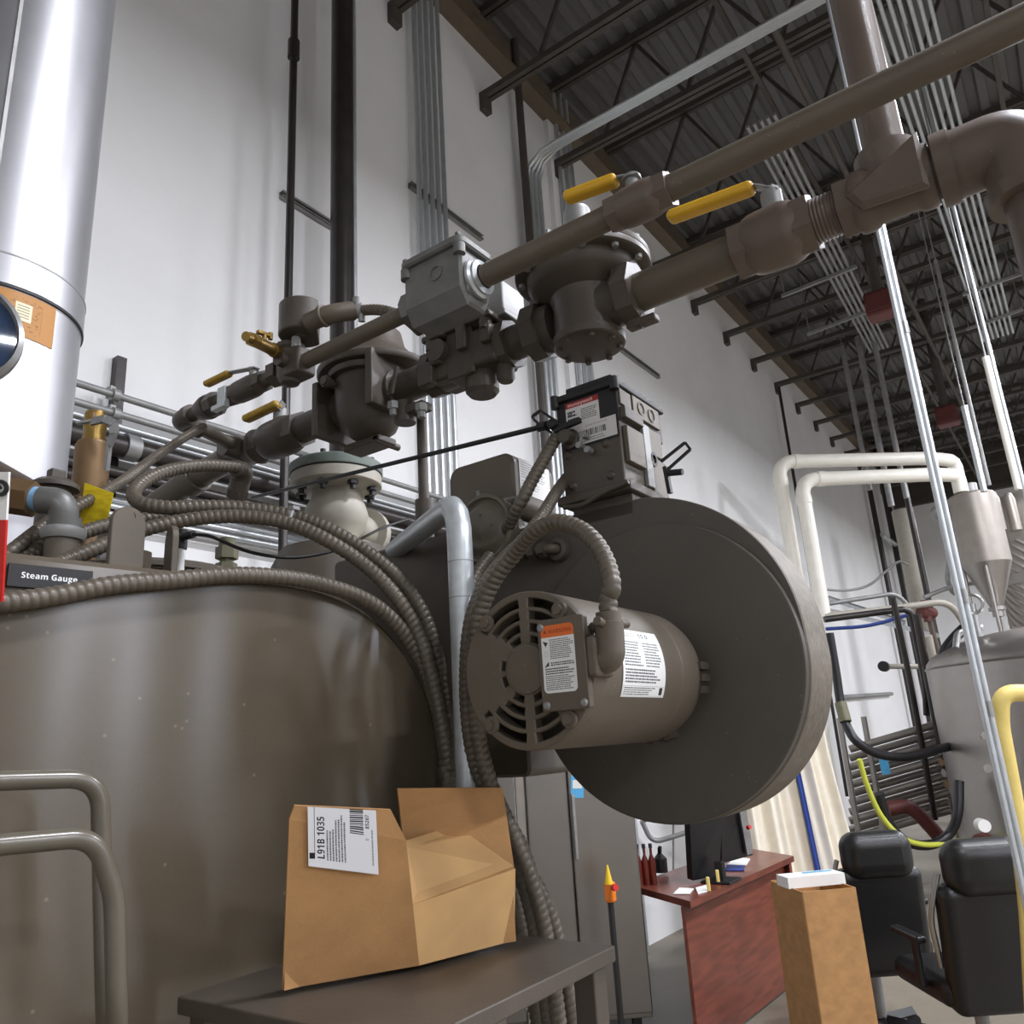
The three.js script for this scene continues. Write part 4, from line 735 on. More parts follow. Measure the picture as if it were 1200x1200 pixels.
// ---------- armoured conduits ----------
const HO = (label, pts, r, m = M.hose, name = 'armoured_conduit', pitch) => { const base = pts[0].clone(); return solo(name, label, 'conduit', hose(pts, r, pitch), m, base); };
const door = l => l.map(([a, b, o]) => onDoor(a, b, o));
HO('lowest armoured conduit lying along the top edge of the boiler door', door([[-60, 708, .02], [0, 706, .014], [60, 699, .012], [130, 686, .012], [200, 680, .012], [270, 674, .012], [325, 676, .012], [375, 684, .014], [425, 701, .014], [452, 719, .014], [476, 745, .014], [495, 777, .014], [508, 814, .016], [517, 852, .02], [523, 893, .03], [530, 960, .04], [542, 1060, .04], [560, 1240, .04]]), .0098);
HO('armoured conduit looping round and back above the boiler, topmost at the left', P([[288, 549, 1.3], [270, 547, 1.28], [235, 546, 1.23], [200, 551, 1.18], [172, 562, 1.13], [157, 577, 1.09], [165, 590, 1.06], [195, 595, 1.06], [240, 594, 1.08], [290, 596, 1.1], [335, 603, 1.11], [375, 615, 1.11], [420, 640, 1.11], [462, 673, 1.1], [492, 712, 1.09], [510, 760, 1.08], [519, 810, 1.07], [526, 870, 1.06], [534, 930, 1.05], [545, 1010, 1.05], [560, 1240, 1.04]]), .0102);
HO('middle armoured conduit arching from the left edge over the boiler door', P([[28, 690, .86], [45, 672, .88], [90, 652, .93], [128, 636, .97], [165, 622, 1.01], [205, 612, 1.04], [250, 606, 1.06], [295, 606, 1.07], [340, 614, 1.07], [385, 634, 1.06], [430, 664, 1.06], [465, 700, 1.05], [490, 742, 1.05], [506, 790, 1.04], [517, 840, 1.03], [525, 890, 1.02], [533, 960, 1.02], [548, 1240, 1.02]]), .0098);
HO('short armoured conduit behind the lifting lug at the left', P([[-30, 690, .9], [0, 664, .92], [35, 648, .95], [75, 632, .99], [120, 617, 1.04], [160, 610, 1.08], [200, 604, 1.11], [245, 602, 1.14]]), .0098);
HO('dark armoured conduit slanting in front of the yellow tag', P([[238, 500, 1.5], [214, 514, 1.42], [180, 537, 1.3], [140, 566, 1.17], [105, 586, 1.08], [60, 610, 1.0], [20, 640, .93], [-20, 672, .9]]), .0082, M.hose);
HO('dark armoured conduit rising from the switch to the actuator crank', P([[652, 512, 1.22], [638, 537, 1.2], [624, 562, 1.19], [612, 586, 1.18], [598, 612, 1.2], [590, 630, 1.23]]), .0102, M.hose);
HO('dark armoured conduit from below the actuator down the bundle, outermost', P([[664, 560, 1.24], [650, 580, 1.16], [630, 612, 1.08], [600, 648, 1.02], [578, 676, .99], [562, 712, .97], [552, 760, .96], [548, 810, .96], [551, 860, .96], [560, 905, .96], [585, 955, .95], [612, 1010, .94], [636, 1050, .93], [655, 1110, .92], [680, 1260, .9]]), .0092, M.hose);
HO('pale armoured conduit arching from the motor elbow over to the bundle', (() => { const m = V(.694, .0724 + .046, -.4734 + .0815 + .015); return [m, m.clone().add(new THREE.Vector3(.003, .018, .001)), ...P([[717, 690, .79], [711, 660, .81], [697, 635, .83], [676, 618, .86], [652, 612, .88], [628, 622, .9], [602, 650, .93], [578, 682, .94], [562, 722, .94], [556, 770, .94], [556, 820, .94], [562, 870, .94], [575, 920, .93], [600, 975, .92], [622, 1030, .91], [640, 1100, .9], [662, 1260, .88]])]; })(), .0098);
HO('dark armoured conduit innermost of the bundle behind the galvanised pipe', P([[574, 652, 1.14], [557, 676, 1.1], [546, 712, 1.07], [541, 770, 1.05], [541, 830, 1.04], [547, 880, 1.03], [556, 920, 1.02], [580, 980, 1.0], [600, 1040, .99], [615, 1110, .98], [640, 1260, .97]]), .0092, M.hose);
HO('dark armoured conduit second in the bundle beside the motor face', P([[604, 640, 1.12], [582, 664, 1.06], [562, 696, 1.02], [550, 735, 1.0], [546, 790, .99], [548, 845, .985], [556, 895, .98], [573, 940, .975], [598, 995, .97], [620, 1060, .96], [632, 1120, .95], [650, 1260, .94]]), .0092, M.hose);
HO('short dark flexible conduit left of the grey cast box', P([[422, 364, 1.36], [440, 363, 1.34], [458, 366, 1.32], [476, 374, 1.32], [492, 388, 1.36]]), .0095, M.hose, 'armoured_conduit', .0075);
HO('stubby dark armoured conduit low at the left edge', P([[46, 622, 1.02], [30, 636, 1.0], [14, 652, .98], [-14, 672, .95]]), .0102, M.hose);
HO('dark armoured conduit tucked under the bracket behind the carton', P([[566, 760, 1.06], [560, 830, 1.05], [566, 890, 1.04], [590, 950, 1.03], [616, 1000, 1.02], [630, 1050, 1.0], [640, 1120, .98], [660, 1260, .98]]), .0085, M.hose);
{ // connector of the loop conduit
  const a = at(288, 552, 1.31), b = at(276, 585, 1.32), o = thing('conduit_connector', 'brown angle connector at the start of the looping conduit', 'connector', b.clone());
  part('elbow', bent([at(276, 549, 1.29), a, at(282, 566, 1.315)], .014, .02), M.umber, o); part('body', [cyl(at(282, 562, 1.315), at(277, 584, 1.32), .0165), hexa(at(279, 574, 1.318), at(277, 582, 1.32), .019)], M.umber, o);
  const c = at(341, 608, 1.085); solo('conduit_strap', 'small bright strap tying two conduits together above the boiler', 'strap', [bent([at(337, 618, 1.065), at(340, 606, 1.07), at(344, 596, 1.085)], .0028, .01), box(.012, .006, .01, at(345, 596, 1.085), .001)], M.dullzinc, c);
}

// ---------- open carton on a steel shelf in front of the boiler ----------
{
  const sh0 = at(450, 1150, .74), o0 = thing('shelf', 'small brown steel shelf under the open carton', 'shelf', sh0.clone());
  const D = .72;
  // corners, measured as depth along the view
  const TL = at(345, 944, .70), TR = at(458, 949, .735), BL = at(331, 1160, .69), BR2 = at(492, 1160, .735), NR = at(606, 1160, .80), TN = at(603, 1046, .81);
  const Y0 = BL.y; for (const p of [BL, BR2, NR]) p.y = Y0;
  const o = thing('carton', 'open brown cardboard carton with a white printed label in front of the boiler', 'box', BL.clone());
  const mid = at(474, 990, .737);
  part('end_panel', [slab(BL, BR2, at(476, 985, .737), at(331 + 8, 960, .697), .004), slab(at(339, 960, .697), at(476, 985, .737), TR, TL, .004)], M.card, o);
  const FB = at(466, 924, .84), FR = at(589, 923, .90), FRb = at(603, 1020, .88), FBb = at(474, 1000, .83);
  part('back_flap', slab(FBb, FRb, FR, FB, .004), M.card, o);
  part('torn_flap', [slab(at(452, 953, .737), at(479, 1052, .742), at(474, 990, .75), at(460, 957, .75), .003)], M.cardin, o);
  part('inner_flap', slab(at(480, 1061, .742), at(602, 1015, .832), at(534, 967, .88), at(466, 988, .80), .003), M.cardin, o, 'pale inside flap');
  part('side_panel', slab(BR2, NR, at(604, 1018, .828), at(480, 1062, .741), .004), M.cardin, o);
  const back = [BL.clone().add(NR).sub(BR2), NR]; const up = .05;
  part('rear_panel', slab(back[1], back[0], back[0].clone().setY(Y0 + up), back[1].clone().setY(Y0 + up), .004), M.card, o);
  part('rear_panel', slab(back[0], BL, BL.clone().setY(Y0 + up - .01), back[0].clone().setY(Y0 + up - .01), .004), M.card, o);
  part('bottom', slab(BL, back[0], NR, BR2, .004), M.card, o);
  const lm = print(480, 460, (c, W, H) => {
    c.fillStyle = '#e4e4e6'; c.fillRect(0, 0, W, H); c.save(); c.translate(0, H); c.rotate(-Math.PI / 2); // text runs upward
    c.fillStyle = '#141414'; c.fillRect(58, 8, 46, 36); c.fillRect(58, 42, H - 60, 4); c.font = 'bold 70px sans-serif'; c.textBaseline = 'alphabetic'; c.fillText('L91B 1035', 58, 112);
    c.font = '24px sans-serif'; c.fillStyle = '#555'; for (let r = 0; r < 7; r++) lines(c, 56, 126 + r * 20, 240 + 24 * r, 1, 1, 11, '#555');
    let x = 270; while (x < H) { const w = 3 + rnd() * 11; c.fillStyle = '#222'; c.fillRect(x, 290, w, 96); x += w + 3 + rnd() * 7; } c.font = '30px sans-serif'; c.fillText('0', 232, 420); c.font = 'bold 38px sans-serif'; c.fillText('85267', 316, 426); lines(c, 60, 440, 320, 1, 1, 10, '#777'); c.restore();
  });
  const q = [at(362, 1014, .7002), at(444, 1024, .7235), at(441, 949, .7268), at(361, 944.5, .7022)].map(p => p.addScaledVector(FWD, -.0016));
  const g = new THREE.BufferGeometry(); g.setAttribute('position', new THREE.Float32BufferAttribute([...q[0], ...q[1], ...q[2], ...q[0], ...q[2], ...q[3]], 3)); g.setAttribute('uv', new THREE.Float32BufferAttribute([0, 0, 1, 0, 1, 1, 0, 0, 1, 1, 0, 1], 2)); g.computeVertexNormals();
  part('label', g, lm, o, 'white label printed L91B 1035', true);
  const cx = (BL.x + NR.x) / 2, cz = (BL.z + NR.z) / 2, wy = Y0 - E;
  part('top', span(cx - .15, cx + .15, wy - .02, wy - .005, cz - .14, cz + .14), M.umber, o0);
  for (const a of [-.13, .13]) for (const b of [-.12, .12]) part('leg', span(cx + a - .012, cx + a + .012, FY, wy - .02, cz + b - .012, cz + b + .012), M.umber, o0);
}

// ---------- white PVC lines ----------
const pipeT = (name, label, cat, pts, r, m, R = .2, seg = 14, group) => solo(name, label, cat, bent(pts, r, R, seg), m, pts[0].clone(), group);
const vert = (px, py, d, y0, y1) => { const a = at(px, py, d); return [V(a.x, y0, a.z), V(a.x, y1, a.z)]; };
{
  const mk = (name, label, A, B, C, DY, low = FY) => {
    const a = at(...A), b = atY(B[0], B[1], a.y - E), o = thing(name, label, 'pipe', new THREE.Vector3(a.x, 0, a.z));
    const h = a.y - E, b2 = V(b.x, h, b.z); const c = atY(C[0], C[1], a.y - E);
    part('pipe', bent([V(a.x, low, a.z), V(a.x, h, a.z), b2, ...(DY ? [V(c.x, h, c.z), V(c.x, h - DY, c.z)] : [V(c.x, h - .1, c.z)])], .082, .22, 24), M.pvc, o);
    const d = b2.clone().sub(a).normalize(); const k = (p, e) => cyl(p, p.clone().addScaledVector(e, .09), .09, .09, 24);
    part('coupling', k(a.clone().addScaledVector(d, .2), d), M.pvc, o); part('coupling', k(a.clone().add(new THREE.Vector3(0, -.3, 0)), Yp), M.pvc, o); return o;
  };
  mk('pvc_pipe', 'upper white plastic pipe crossing to the hopper top, left drop', [911, 541, 9.6], [1092, 537, 8.2], [1118, 540, 8.2], .42);
  mk('pvc_pipe', 'lower white plastic pipe crossing to the hopper top, right drop', [938, 562, 9.3], [1096, 556, 7.75], [1122, 557, 7.75], .22, at(966, 730, 9.3).y - E);
}
// ---------- verticals on the far wall and drops from the roof ----------
{
  const wv = (label, px, py, r, m, y0 = FY, y1 = DECK, z = WZ + .12) => { const a = atZ(px, py, z); return solo('wall_pipe', label, 'pipe', cyl(V(a.x, y0, a.z), V(a.x, y1, a.z), r, r, 12), m, V(a.x, y0, a.z)); };
  wv('dark thin pipe down the far wall under the white plastic pipes', 1034, 650, .055, M.blackpipe); wv('dark thicker pipe down the far wall near the corner', 1060, 690, .085, M.blackpipe, FY, DECK, WZ + .2);
  wv('thin black pipe on the far wall left of the white drops', 917, 480, .024, M.blackpipe, -1, 5.3);
  const b = atZ(1034, 632, WZ + .1), b2 = atZ(1058, 625, WZ + .1); solo('wall_bracket', 'short pale bracket tying two dark pipes to the far wall', 'bracket', cyl(V(b.x - .5, b.y - E, b.z + .1), V(b2.x, b.y - E, b.z + .1), .05), M.emt, b);
  const cc = at(1078, 700, 13); solo('corner_column', 'cream round column by the far wall corner', 'column', cyl(V(cc.x, FY, cc.z), V(cc.x, at(1066, 590, 13).y - E, cc.z), .17, .17, 24), M.cream, V(cc.x, FY, cc.z));
  solo('corner_conduit', 'dark thin pipe in front of the cream column', 'pipe', cyl(...vert(1077, 650, 11, FY, 3.2), .04), M.blackpipe, vert(1077, 650, 11, FY, 3.2)[0]);
  // hanging poles
  { const [a, t] = vert(1105, 600, 3.3, FY, 4.9), o = thing('hanging_post', 'pair of bright steel tubes hanging from the roof in front of the white pipes', 'post', a);
    const s = new THREE.Vector3(.6, 0, .8).multiplyScalar(.012); part('tube', cyl(a.clone().add(s), t.clone().add(s), .012, .012, 14), M.emt, o); part('tube', cyl(a.clone().sub(s), t.clone().sub(s), .012, .012, 14), M.emt, o);
    for (const py of [360, 712, 840]) { const q = at(1105 + (py - 600) * .22, py, 3.3); part('coupling', cyl(V(a.x + s.x, q.y - E, a.z + s.z), V(a.x + s.x, q.y - E + .06, a.z + s.z), .015, .015, 14), M.steel, o); } }
  const pole = (label, px, py, d, r, m, y0, y1 = 5.4) => { const [a, t] = vert(px, py, d, y0, y1); const o = thing('conduit_drop', label, 'conduit', a); part('tube', cyl(a, t, r, r, 14), m, o); if (y1 < 6) part('rod', cyl(t, V(t.x, DECK, t.z), .006, .006, 8), M.dullzinc, o); return o; };
  pole('bright white conduit drop right of the pair of tubes', 1174, 495, 5.2, .022, M.pvc, at(1195, 580, 5.2).y - E, at(1152, 408, 5.2).y - E);
  pole('second bright conduit drop hugging the white one', 1181, 495, 5.25, .014, M.emt, .4, 4.6);
  pole('grey conduit drop above the hopper', 1142, 528, 7.2, .028, M.emt, at(1155, 580, 7.2).y - E, at(1126, 470, 7.2).y - E); pole('thin grey conduit drop just right above the hopper', 1150, 530, 7.4, .018, M.dullzinc, at(1160, 572, 7.4).y - E, 4.4);
  pole('left grey roof drop above the white plastic pipes', 1006, 505, 11.5, .034, M.dullzinc, at(1018, 580, 11.5).y - E); pole('middle grey roof drop above the white plastic pipes', 1027, 505, 11.2, .042, M.dullzinc, at(1045, 600, 11.2).y - E); pole('right grey roof drop passing behind the white plastic pipes', 1046, 505, 11, .036, M.dullzinc, at(1062, 590, 11).y - E);
}
// ---------- roof services ----------
{
  const run = (name, label, A, B, y, n, sp, r, m, group) => { const a = atY(...A, y), b = atY(...B, y), d = b.clone().sub(a), s = new THREE.Vector3(d.z, 0, -d.x).normalize(), e = a.clone().addScaledVector(d, 1.25), st = a.clone().addScaledVector(d, -1.2);
    for (let i = 0; i < n; i++) { const k = s.clone().multiplyScalar((i - (n - 1) / 2) * sp); solo(name, `${label}, ${['first', 'second', 'third', 'fourth', 'fifth', 'sixth', 'seventh'][i]} from the aisle`, 'conduit', cyl(st.clone().add(k), e.clone().add(k), r, r, 10), m, st.clone().add(k), group); } };
  run('roof_conduit', 'grey roof conduit in the left bundle beyond the ball valve', [976, 305], [1021, 392], 5.2, 5, .06, .017, M.dullzinc, 'left roof conduit bundle');
  run('roof_conduit', 'bright roof conduit in the bundle under the gas elbow', [1127, 250], [1163, 372], 5.2, 7, .062, .017, M.emt, 'right roof conduit bundle');
  run('sprinkler_pipe', 'dark sprinkler pipe along the roof joists', [1060, 340], [1130, 480], 5.3, 1, .1, .03, M.joist);
  const trap = (label, A, B, y) => { const a = atY(...A, y), b = atY(...B, y), o = thing('trapeze_hanger', label, 'hanger', a.clone()); part('strut', bar(a, b, .04, .04), M.dullzinc, o); for (const q of [a.clone().lerp(b, .04), a.clone().lerp(b, .96)]) part('rod', cyl(q, V(q.x, 6.33, q.z), .008, .008, 8), M.dullzinc, o); };
  trap('nearer grey trapeze strut under the left conduit bundle', [916, 347], [1004, 312], 5.17); trap('farther grey trapeze strut under the left conduit bundle', [946, 392], [1014, 366], 5.17);
  trap('nearer bright trapeze strut under the right conduit bundle', [1128, 345], [1199, 320], 5.17); trap('farther bright trapeze strut under the right conduit bundle', [1133, 386], [1199, 362], 5.17);
  for (const [i, px, py, d] of [[0, 1032, 358, 9], [1, 1110, 488, 12]]) { const c = at(px, py, d), o = thing('unit_heater', ['dull red box heater hung from the roof behind the tubes', 'dull red box heater hung from the roof above the hopper'][i], 'heater', c);
    part('case', box(.26, .3, .3, c, .03), M.oxblood, o); part('flue', cyl(c.clone().add(new THREE.Vector3(0, .15, 0)), new THREE.Vector3(c.x, 6.33 + E, c.z), .06), M.joist, o); part('louvre', box(.02, .2, .24, c.clone().add(new THREE.Vector3(-.14, 0, 0)), .004), M.oxblood, o); }
}
// ---------- process vessels at the right ----------
{
  const c = at(1147, 620, 9.4), o = thing('hopper', 'stainless cone-bottomed hopper under the white plastic pipes', 'vessel', V(c.x, at(1166, 718, 9.4).y - E, c.z)), yb = at(1166, 716, 9.4).y - c.y, ym = at(1154, 664, 9.4).y - c.y, yt = at(1140, 577, 9.4).y - c.y;
  part('shell', lathe([[.255, ym], [.26, ym + .01], [.26, yt - .03], [.235, yt], [0, yt + .03]], c, Yp, 36), M.tankskin, o); part('cone', lathe([[.065, yb], [.255, ym]], c, Yp, 36), M.stainless, o);
  part('outlet', [cyl(c.clone().add(new THREE.Vector3(0, yb - .1, 0)), c.clone().add(new THREE.Vector3(0, yb, 0)), .06), cyl(c.clone().add(new THREE.Vector3(0, yb - .03, 0)), c.clone().add(new THREE.Vector3(0, yb + .01, 0)), .09)], M.stainless, o);
  part('inlet', cyl(c.clone().add(new THREE.Vector3(-.06, yt, 0)), c.clone().add(new THREE.Vector3(-.06, yt + .12, 0)), .09), M.dullzinc, o);
  const sx = at(1166, 725, 8.4); part('stand', [cyl(V(c.x - .22, FY, c.z), V(c.x - .22, ym + c.y - E, c.z), .02), cyl(V(c.x + .22, FY, c.z), V(c.x + .22, ym + c.y - E, c.z), .02), cyl(V(c.x, FY, c.z - .25), V(c.x, ym + c.y - E, c.z - .25), .02)], M.stainless, o);
  // dimpled column behind
  const q = at(1218, 655, 10.6), r = .5, p = thing('dimpled_tank', 'tall tank with a quilted dimple jacket at the right edge', 'vessel', V(q.x, FY, q.z)), Y = py => at(1195, py, 10.2).y - q.y;
  part('shell', lathe([[r, FY + E - q.y], [r, Y(585)], [r * .8, Y(568)], [0, Y(556)]], q, Yp, 48), M.tankskin, p);
  const jk = (a, b) => part('dimple_jacket', dimples(r + .02, a, b), M.tankskin, p);
  function dimples(R, y0, y1) { const N = 48, H = Math.max(2, Math.round((y1 - y0) / .06)), pos = [], idx = []; for (let i = 0; i <= H; i++) for (let j = 0; j <= N; j++) { const a = j / N * Math.PI * 2, y = y0 + (y1 - y0) * i / H, d = (Math.cos(j * Math.PI) * .5 + .5) * (i % 2) * .02, rr = R - ((i + j) % 2 ? .036 : 0); pos.push(q.x + Math.cos(-a) * rr, q.y + y, q.z + Math.sin(-a) * rr); } for (let i = 0; i < H; i++) for (let j = 0; j < N; j++) { const a = i * (N + 1) + j, b = a + N + 1; idx.push(a, a + 1, b, a + 1, b + 1, b); } const g = new THREE.BufferGeometry(); g.setAttribute('position', new THREE.Float32BufferAttribute(pos, 3)); g.setIndex(idx); return flat(g); }
  jk(Y(668), Y(628)); jk(Y(732), Y(682)); jk(Y(790), Y(738)); part('weld_band', cyl(q.clone().add(new THREE.Vector3(0, Y(681), 0)), q.clone().add(new THREE.Vector3(0, Y(669), 0)), r + .016, r + .016, 48), M.stainless, p);
  for (const [i, px] of [[0, 1168], [1, 1186]]) { const t = at(px, 600, 10.3); part('top_bottle', lathe([[0, 0], [.07, 0], [.07, .42], [.04, .5], [0, .52]], t.clone().add(new THREE.Vector3(0, -.25, 0)), Yp, 20), M.tankskin, p); }
  // big tank
  const T = at(1258, 880, 7.2), R = 1.06, k = thing('big_tank', 'big stainless process tank with a domed top at the lower right', 'vessel', V(T.x, FY, T.z)), ty = at(1190, 772, 6.9).y - T.y, L0 = FY + E - T.y;
  part('shell', lathe([[0, L0 + .35], [R, L0 + .5], [R, ty]], T, Yp, 64), M.stainless, k);
  const dome = []; for (let i = 0; i <= 10; i++) { const a = i / 10 * Math.PI / 2; dome.push([R * Math.cos(a) * 1.0, ty + .32 * Math.sin(a)]); } part('dome', lathe(dome, T, Yp, 64), M.stainless, k);
  part('rim_weld', lathe([[R, -.012], [R + .012, 0], [R, .012]], T.clone().add(new THREE.Vector3(0, ty, 0)), Yp, 64), M.stainless, k);
  for (const a of [2.2, 3.6, 5.0, .8]) part('leg', cyl(new THREE.Vector3(T.x + Math.cos(a) * R * .85, 0, T.z + Math.sin(a) * R * .85), new THREE.Vector3(T.x + Math.cos(a) * R * .85, T.y + L0 + .55, T.z + Math.sin(a) * R * .85), .05), M.stainless, k);
  for (const [px, py] of [[1157, 862], [1160, 900]]) { const v = at(px - 4, py, 6.62); part('side_fitting', [cyl(v, v.clone().add(new THREE.Vector3(-.1, 0, .02)), .025), hexa(v.clone().add(new THREE.Vector3(-.06, 0, .01)), v.clone().add(new THREE.Vector3(-.1, 0, .02)), .035)], M.stainless, k); }
  // manway ring by the hopper
  const m = at(1139, 708, 7.3); part('manway', lathe([[.07, 0], [.09, .01], [.1, .03], [.09, .05], [.07, .04]], m, ray(1139, 708).negate(), 30), M.steel, k); part('top_pipe', [cyl(m.clone().add(new THREE.Vector3(0, -.3, 0)), m, .03), bent(P([[1120, 760, 7.2], [1122, 742, 7.3], [1150, 735, 7.4]]), .03, .05)], M.steel, k);
  pipeT('suction_hose', 'thick pale yellow hose arching over at the right edge', 'hose', P([[1345, 1240, 3.2], [1290, 812, 3.2], [1230, 812, 3.2], [1172, 812, 3.2], [1172, 850, 3.2], [1192, 960, 3.15], [1205, 1060, 3.1], [1215, 1230, 3.0]]), .034, M.hoseyellow, .14, 18);
}
// ---------- pipework in front of the far wall ----------
{
  const pp = (label, pts, r, m, R = .2) => pipeT('process_pipe', label, 'pipe', P(pts), r, m, R);
  pp('cream pipe running level then turning down behind the tubes', [[966, 722, 8.8], [1040, 714, 8.8], [1112, 704, 8.8], [1136, 740, 8.8], [1140, 800, 8.8]], .036, M.cream, .35);
  pp('grey pipe arching above the cream level pipe', [[968, 708, 9.4], [1050, 695, 9.4], [1066, 712, 9.4], [1075, 760, 9.4]], .026, M.dullzinc, .3);
  pp('black level pipe turning down below the cream one', [[966, 726, 8.4], [1066, 713, 8.4], [1084, 800, 8.4], [1086, 838, 8.4]], .034, M.blackpipe, .1);
  pp('thin blue level line below the black pipe', [[968, 737, 9.0], [1020, 734, 9.0], [1066, 720, 9.0]], .02, M.blue, .3);
  { const a = atZ(986, 817, WZ + .05), b = atZ(1045, 813, WZ + .05); solo('wall_rail', 'thin grey level rail halfway down the far wall', 'rail', cyl(a, b, .035), M.dullzinc, a); }
  pp('short cream pipe with a dark end cap on the far wall', [[1036, 781, 9.2], [1112, 781, 9.2]], .03, M.cream); { const q = at(1036, 781, 9.2); solo('end_cap', 'small dark end cap of the short cream pipe', 'cap', cyl(q.clone().add(new THREE.Vector3(-.05, 0, 0)), q.clone().add(new THREE.Vector3(.03, 0, 0)), .06), M.black, q); }
  pp('black vertical pipe in front of the pipe rack, left', [[1046, 700, 8.2], [1062, 775, 8.2], [1082, 880, 8.2], [1096, 960, 8.2]], .03, M.blackpipe); pp('black vertical pipe in front of the pipe rack, middle', [[1074, 720, 8.1], [1094, 830, 8.1], [1108, 900, 8.1]], .04, M.blackpipe); pp('brown vertical pipe beside the big tank', [[1100, 770, 8.0], [1112, 850, 8.0], [1124, 940, 8.0]], .05, M.russet); pp('cream vertical pipe between the dark ones', [[1086, 745, 8.6], [1104, 830, 8.6], [1118, 920, 8.6]], .055, M.cream); pp('rusty pipe dropping from the red valve', [[1085, 705, 9.0], [1090, 730, 9.0], [1106, 790, 9.0], [1116, 850, 9.0]], .03, M.russet, .1);
  pp('tall grey conduit arch beside the cream column', [[1148, 800, 9.8], [1128, 712, 9.8], [1104, 610, 9.8], [1094, 602, 9.8], [1098, 596, 9.8], [1112, 596, 9.8]], .05, M.dullzinc, .25); pp('thin grey pipe along the far wall behind the hopper', [[1083, 700, 9.6], [1112, 688, 9.6], [1150, 682, 9.6]], .026, M.dullzinc);
  pp('dark stub wire arching from the black hose', [[1116, 620, 9.7], [1110, 680, 9.7], [1116, 694, 9.7], [1130, 700, 9.7]], .03, M.dullzinc, .2);
  { const q = at(1086, 718, 8.9), o = thing('red_valve', 'small dull red valve on the far pipework', 'valve', q); part('body', [cyl(q.clone().add(new THREE.Vector3(0, -.1, 0)), q.clone().add(new THREE.Vector3(0, .14, 0)), .045), cyl(q.clone().add(new THREE.Vector3(-.1, 0, -.05)), q.clone().add(new THREE.Vector3(.1, 0, .05)), .06)], M.oxblood, o); }
  pipeT('cable', 'thin grey cable sagging across the far wall', 'cable', curve(P([[962, 690, 10], [990, 692, 10], [1018, 686, 10], [1040, 668, 10], [1054, 658, 10], [1064, 662, 10]])).getPoints(16), .016, M.dullzinc, .05, 8);
  // pale cable tray struts
  for (const [i, A, B] of [[0, [962, 698, 11], [1060, 730, 10]], [1, [966, 714, 10.6], [1100, 745, 9.6]]]) solo('sloping_strut', ['upper pale sloping strut behind the level pipes', 'lower pale sloping strut behind the level pipes'][i], 'strut', bar(at(...A), at(...B), .05, .05), M.emt, at(...A));
  // hoses
  solo('black_hose', 'thick black hose hanging from the far wall into the pipe rack', 'hose', tube(P([[972, 742, 7.4], [980, 790, 7.3], [986, 830, 7.2], [992, 850, 7.1], [1003, 868, 7.0], [1025, 882, 7.0], [1060, 887, 7.1], [1100, 878, 7.3], [1124, 872, 7.4]]), .04, 120), M.plastic, at(972, 742, 7.4));
  const hf = at(988, 834, 7.15); solo('hose_fitting', 'pale green fitting on the thick black hose', 'pipe fitting', cyl(at(985, 824, 7.2), at(991, 846, 7.1), .052), M.olive, hf);
  solo('yellow_hose', 'lime yellow hose sagging behind the office chairs', 'hose', tube(P([[1007, 890, 6.6], [1016, 920, 6.6], [1032, 955, 6.6], [1055, 980, 6.6], [1085, 990, 6.7], [1120, 986, 6.8], [1178, 984, 7.0]]), .022, 100), M.lime, at(1007, 890, 6.6));
  solo('black_hose', 'black hose running just under the lime yellow one', 'hose', tube(P([[1030, 930, 6.7], [1040, 962, 6.7], [1062, 986, 6.7], [1090, 990, 6.75], [1112, 978, 6.8], [1122, 955, 6.8], [1124, 915, 6.9]]), .04, 100), M.plastic, at(1030, 930, 6.7));
  solo('black_hose', 'short black hose elbow by the big tank top', 'hose', tube(P([[1130, 736, 7.6], [1118, 748, 7.6], [1108, 762, 7.6], [1104, 775, 7.6]]), .05, 40), M.plastic, at(1130, 736, 7.6));
  // stainless pipe rack
  const rk = thing('pipe_rack', 'rack of stacked stainless pipes low in the background', 'rack', new THREE.Vector3(at(1060, 900, 8.4).x, 0, at(1060, 900, 8.4).z));
  for (let i = 0; i < 11; i++) { const y = 868 + i * 10.5; part('rail', cyl(at(996, y + 10, 8.6 + (i % 2) * .12), at(1114, y - 24, 8.2 + (i % 2) * .12), .04, .04, 16), M.stainless, rk); }
  for (const [px, py] of [[1000, 940], [1027, 925], [1106, 900]]) { const a = at(px, py, 8.4); part('upright', cyl(new THREE.Vector3(a.x, 0, a.z), V(a.x, .05, a.z), .03), M.stainless, rk); }
  { const q = at(1037, 898, 7.9), w = [at(1030, 890, 8.22), at(1040, 888, 8.22), at(1044, 907, 8.22), at(1034, 908, 8.22)]; solo('blue_tag', 'small sky blue tag on the stainless pipe rack', 'tag', slab(w[3], w[2], w[1], w[0], .006), M.cyan, q); }
  pipeT('red_pipe', 'dull red pipe bending down beside the pipe rack', 'pipe', P([[1040, 948, 8], [1064, 944, 8], [1078, 955, 8], [1102, 982, 8]]), .07, M.oxblood, .15);
  { const q = at(1118, 868, 8), o = thing('brass_manifold', 'cluster of brassy valves beside the pipe rack', 'manifold', q); for (let i = 0; i < 4; i++) { const a = at(1100 + i * 3, 880 + i * 13, 7.9); part('valve_body', [cyl(a, a.clone().add(new THREE.Vector3(.16, .02, .16)), .04), hexa(a.clone().add(new THREE.Vector3(.05, 0, .05)), a.clone().add(new THREE.Vector3(.1, .01, .1)), .065)], i % 2 ? M.bronze : M.stainless, o); } part('riser', cyl(at(1120, 860, 7.9), at(1128, 935, 7.9), .03), M.stainless, o); }
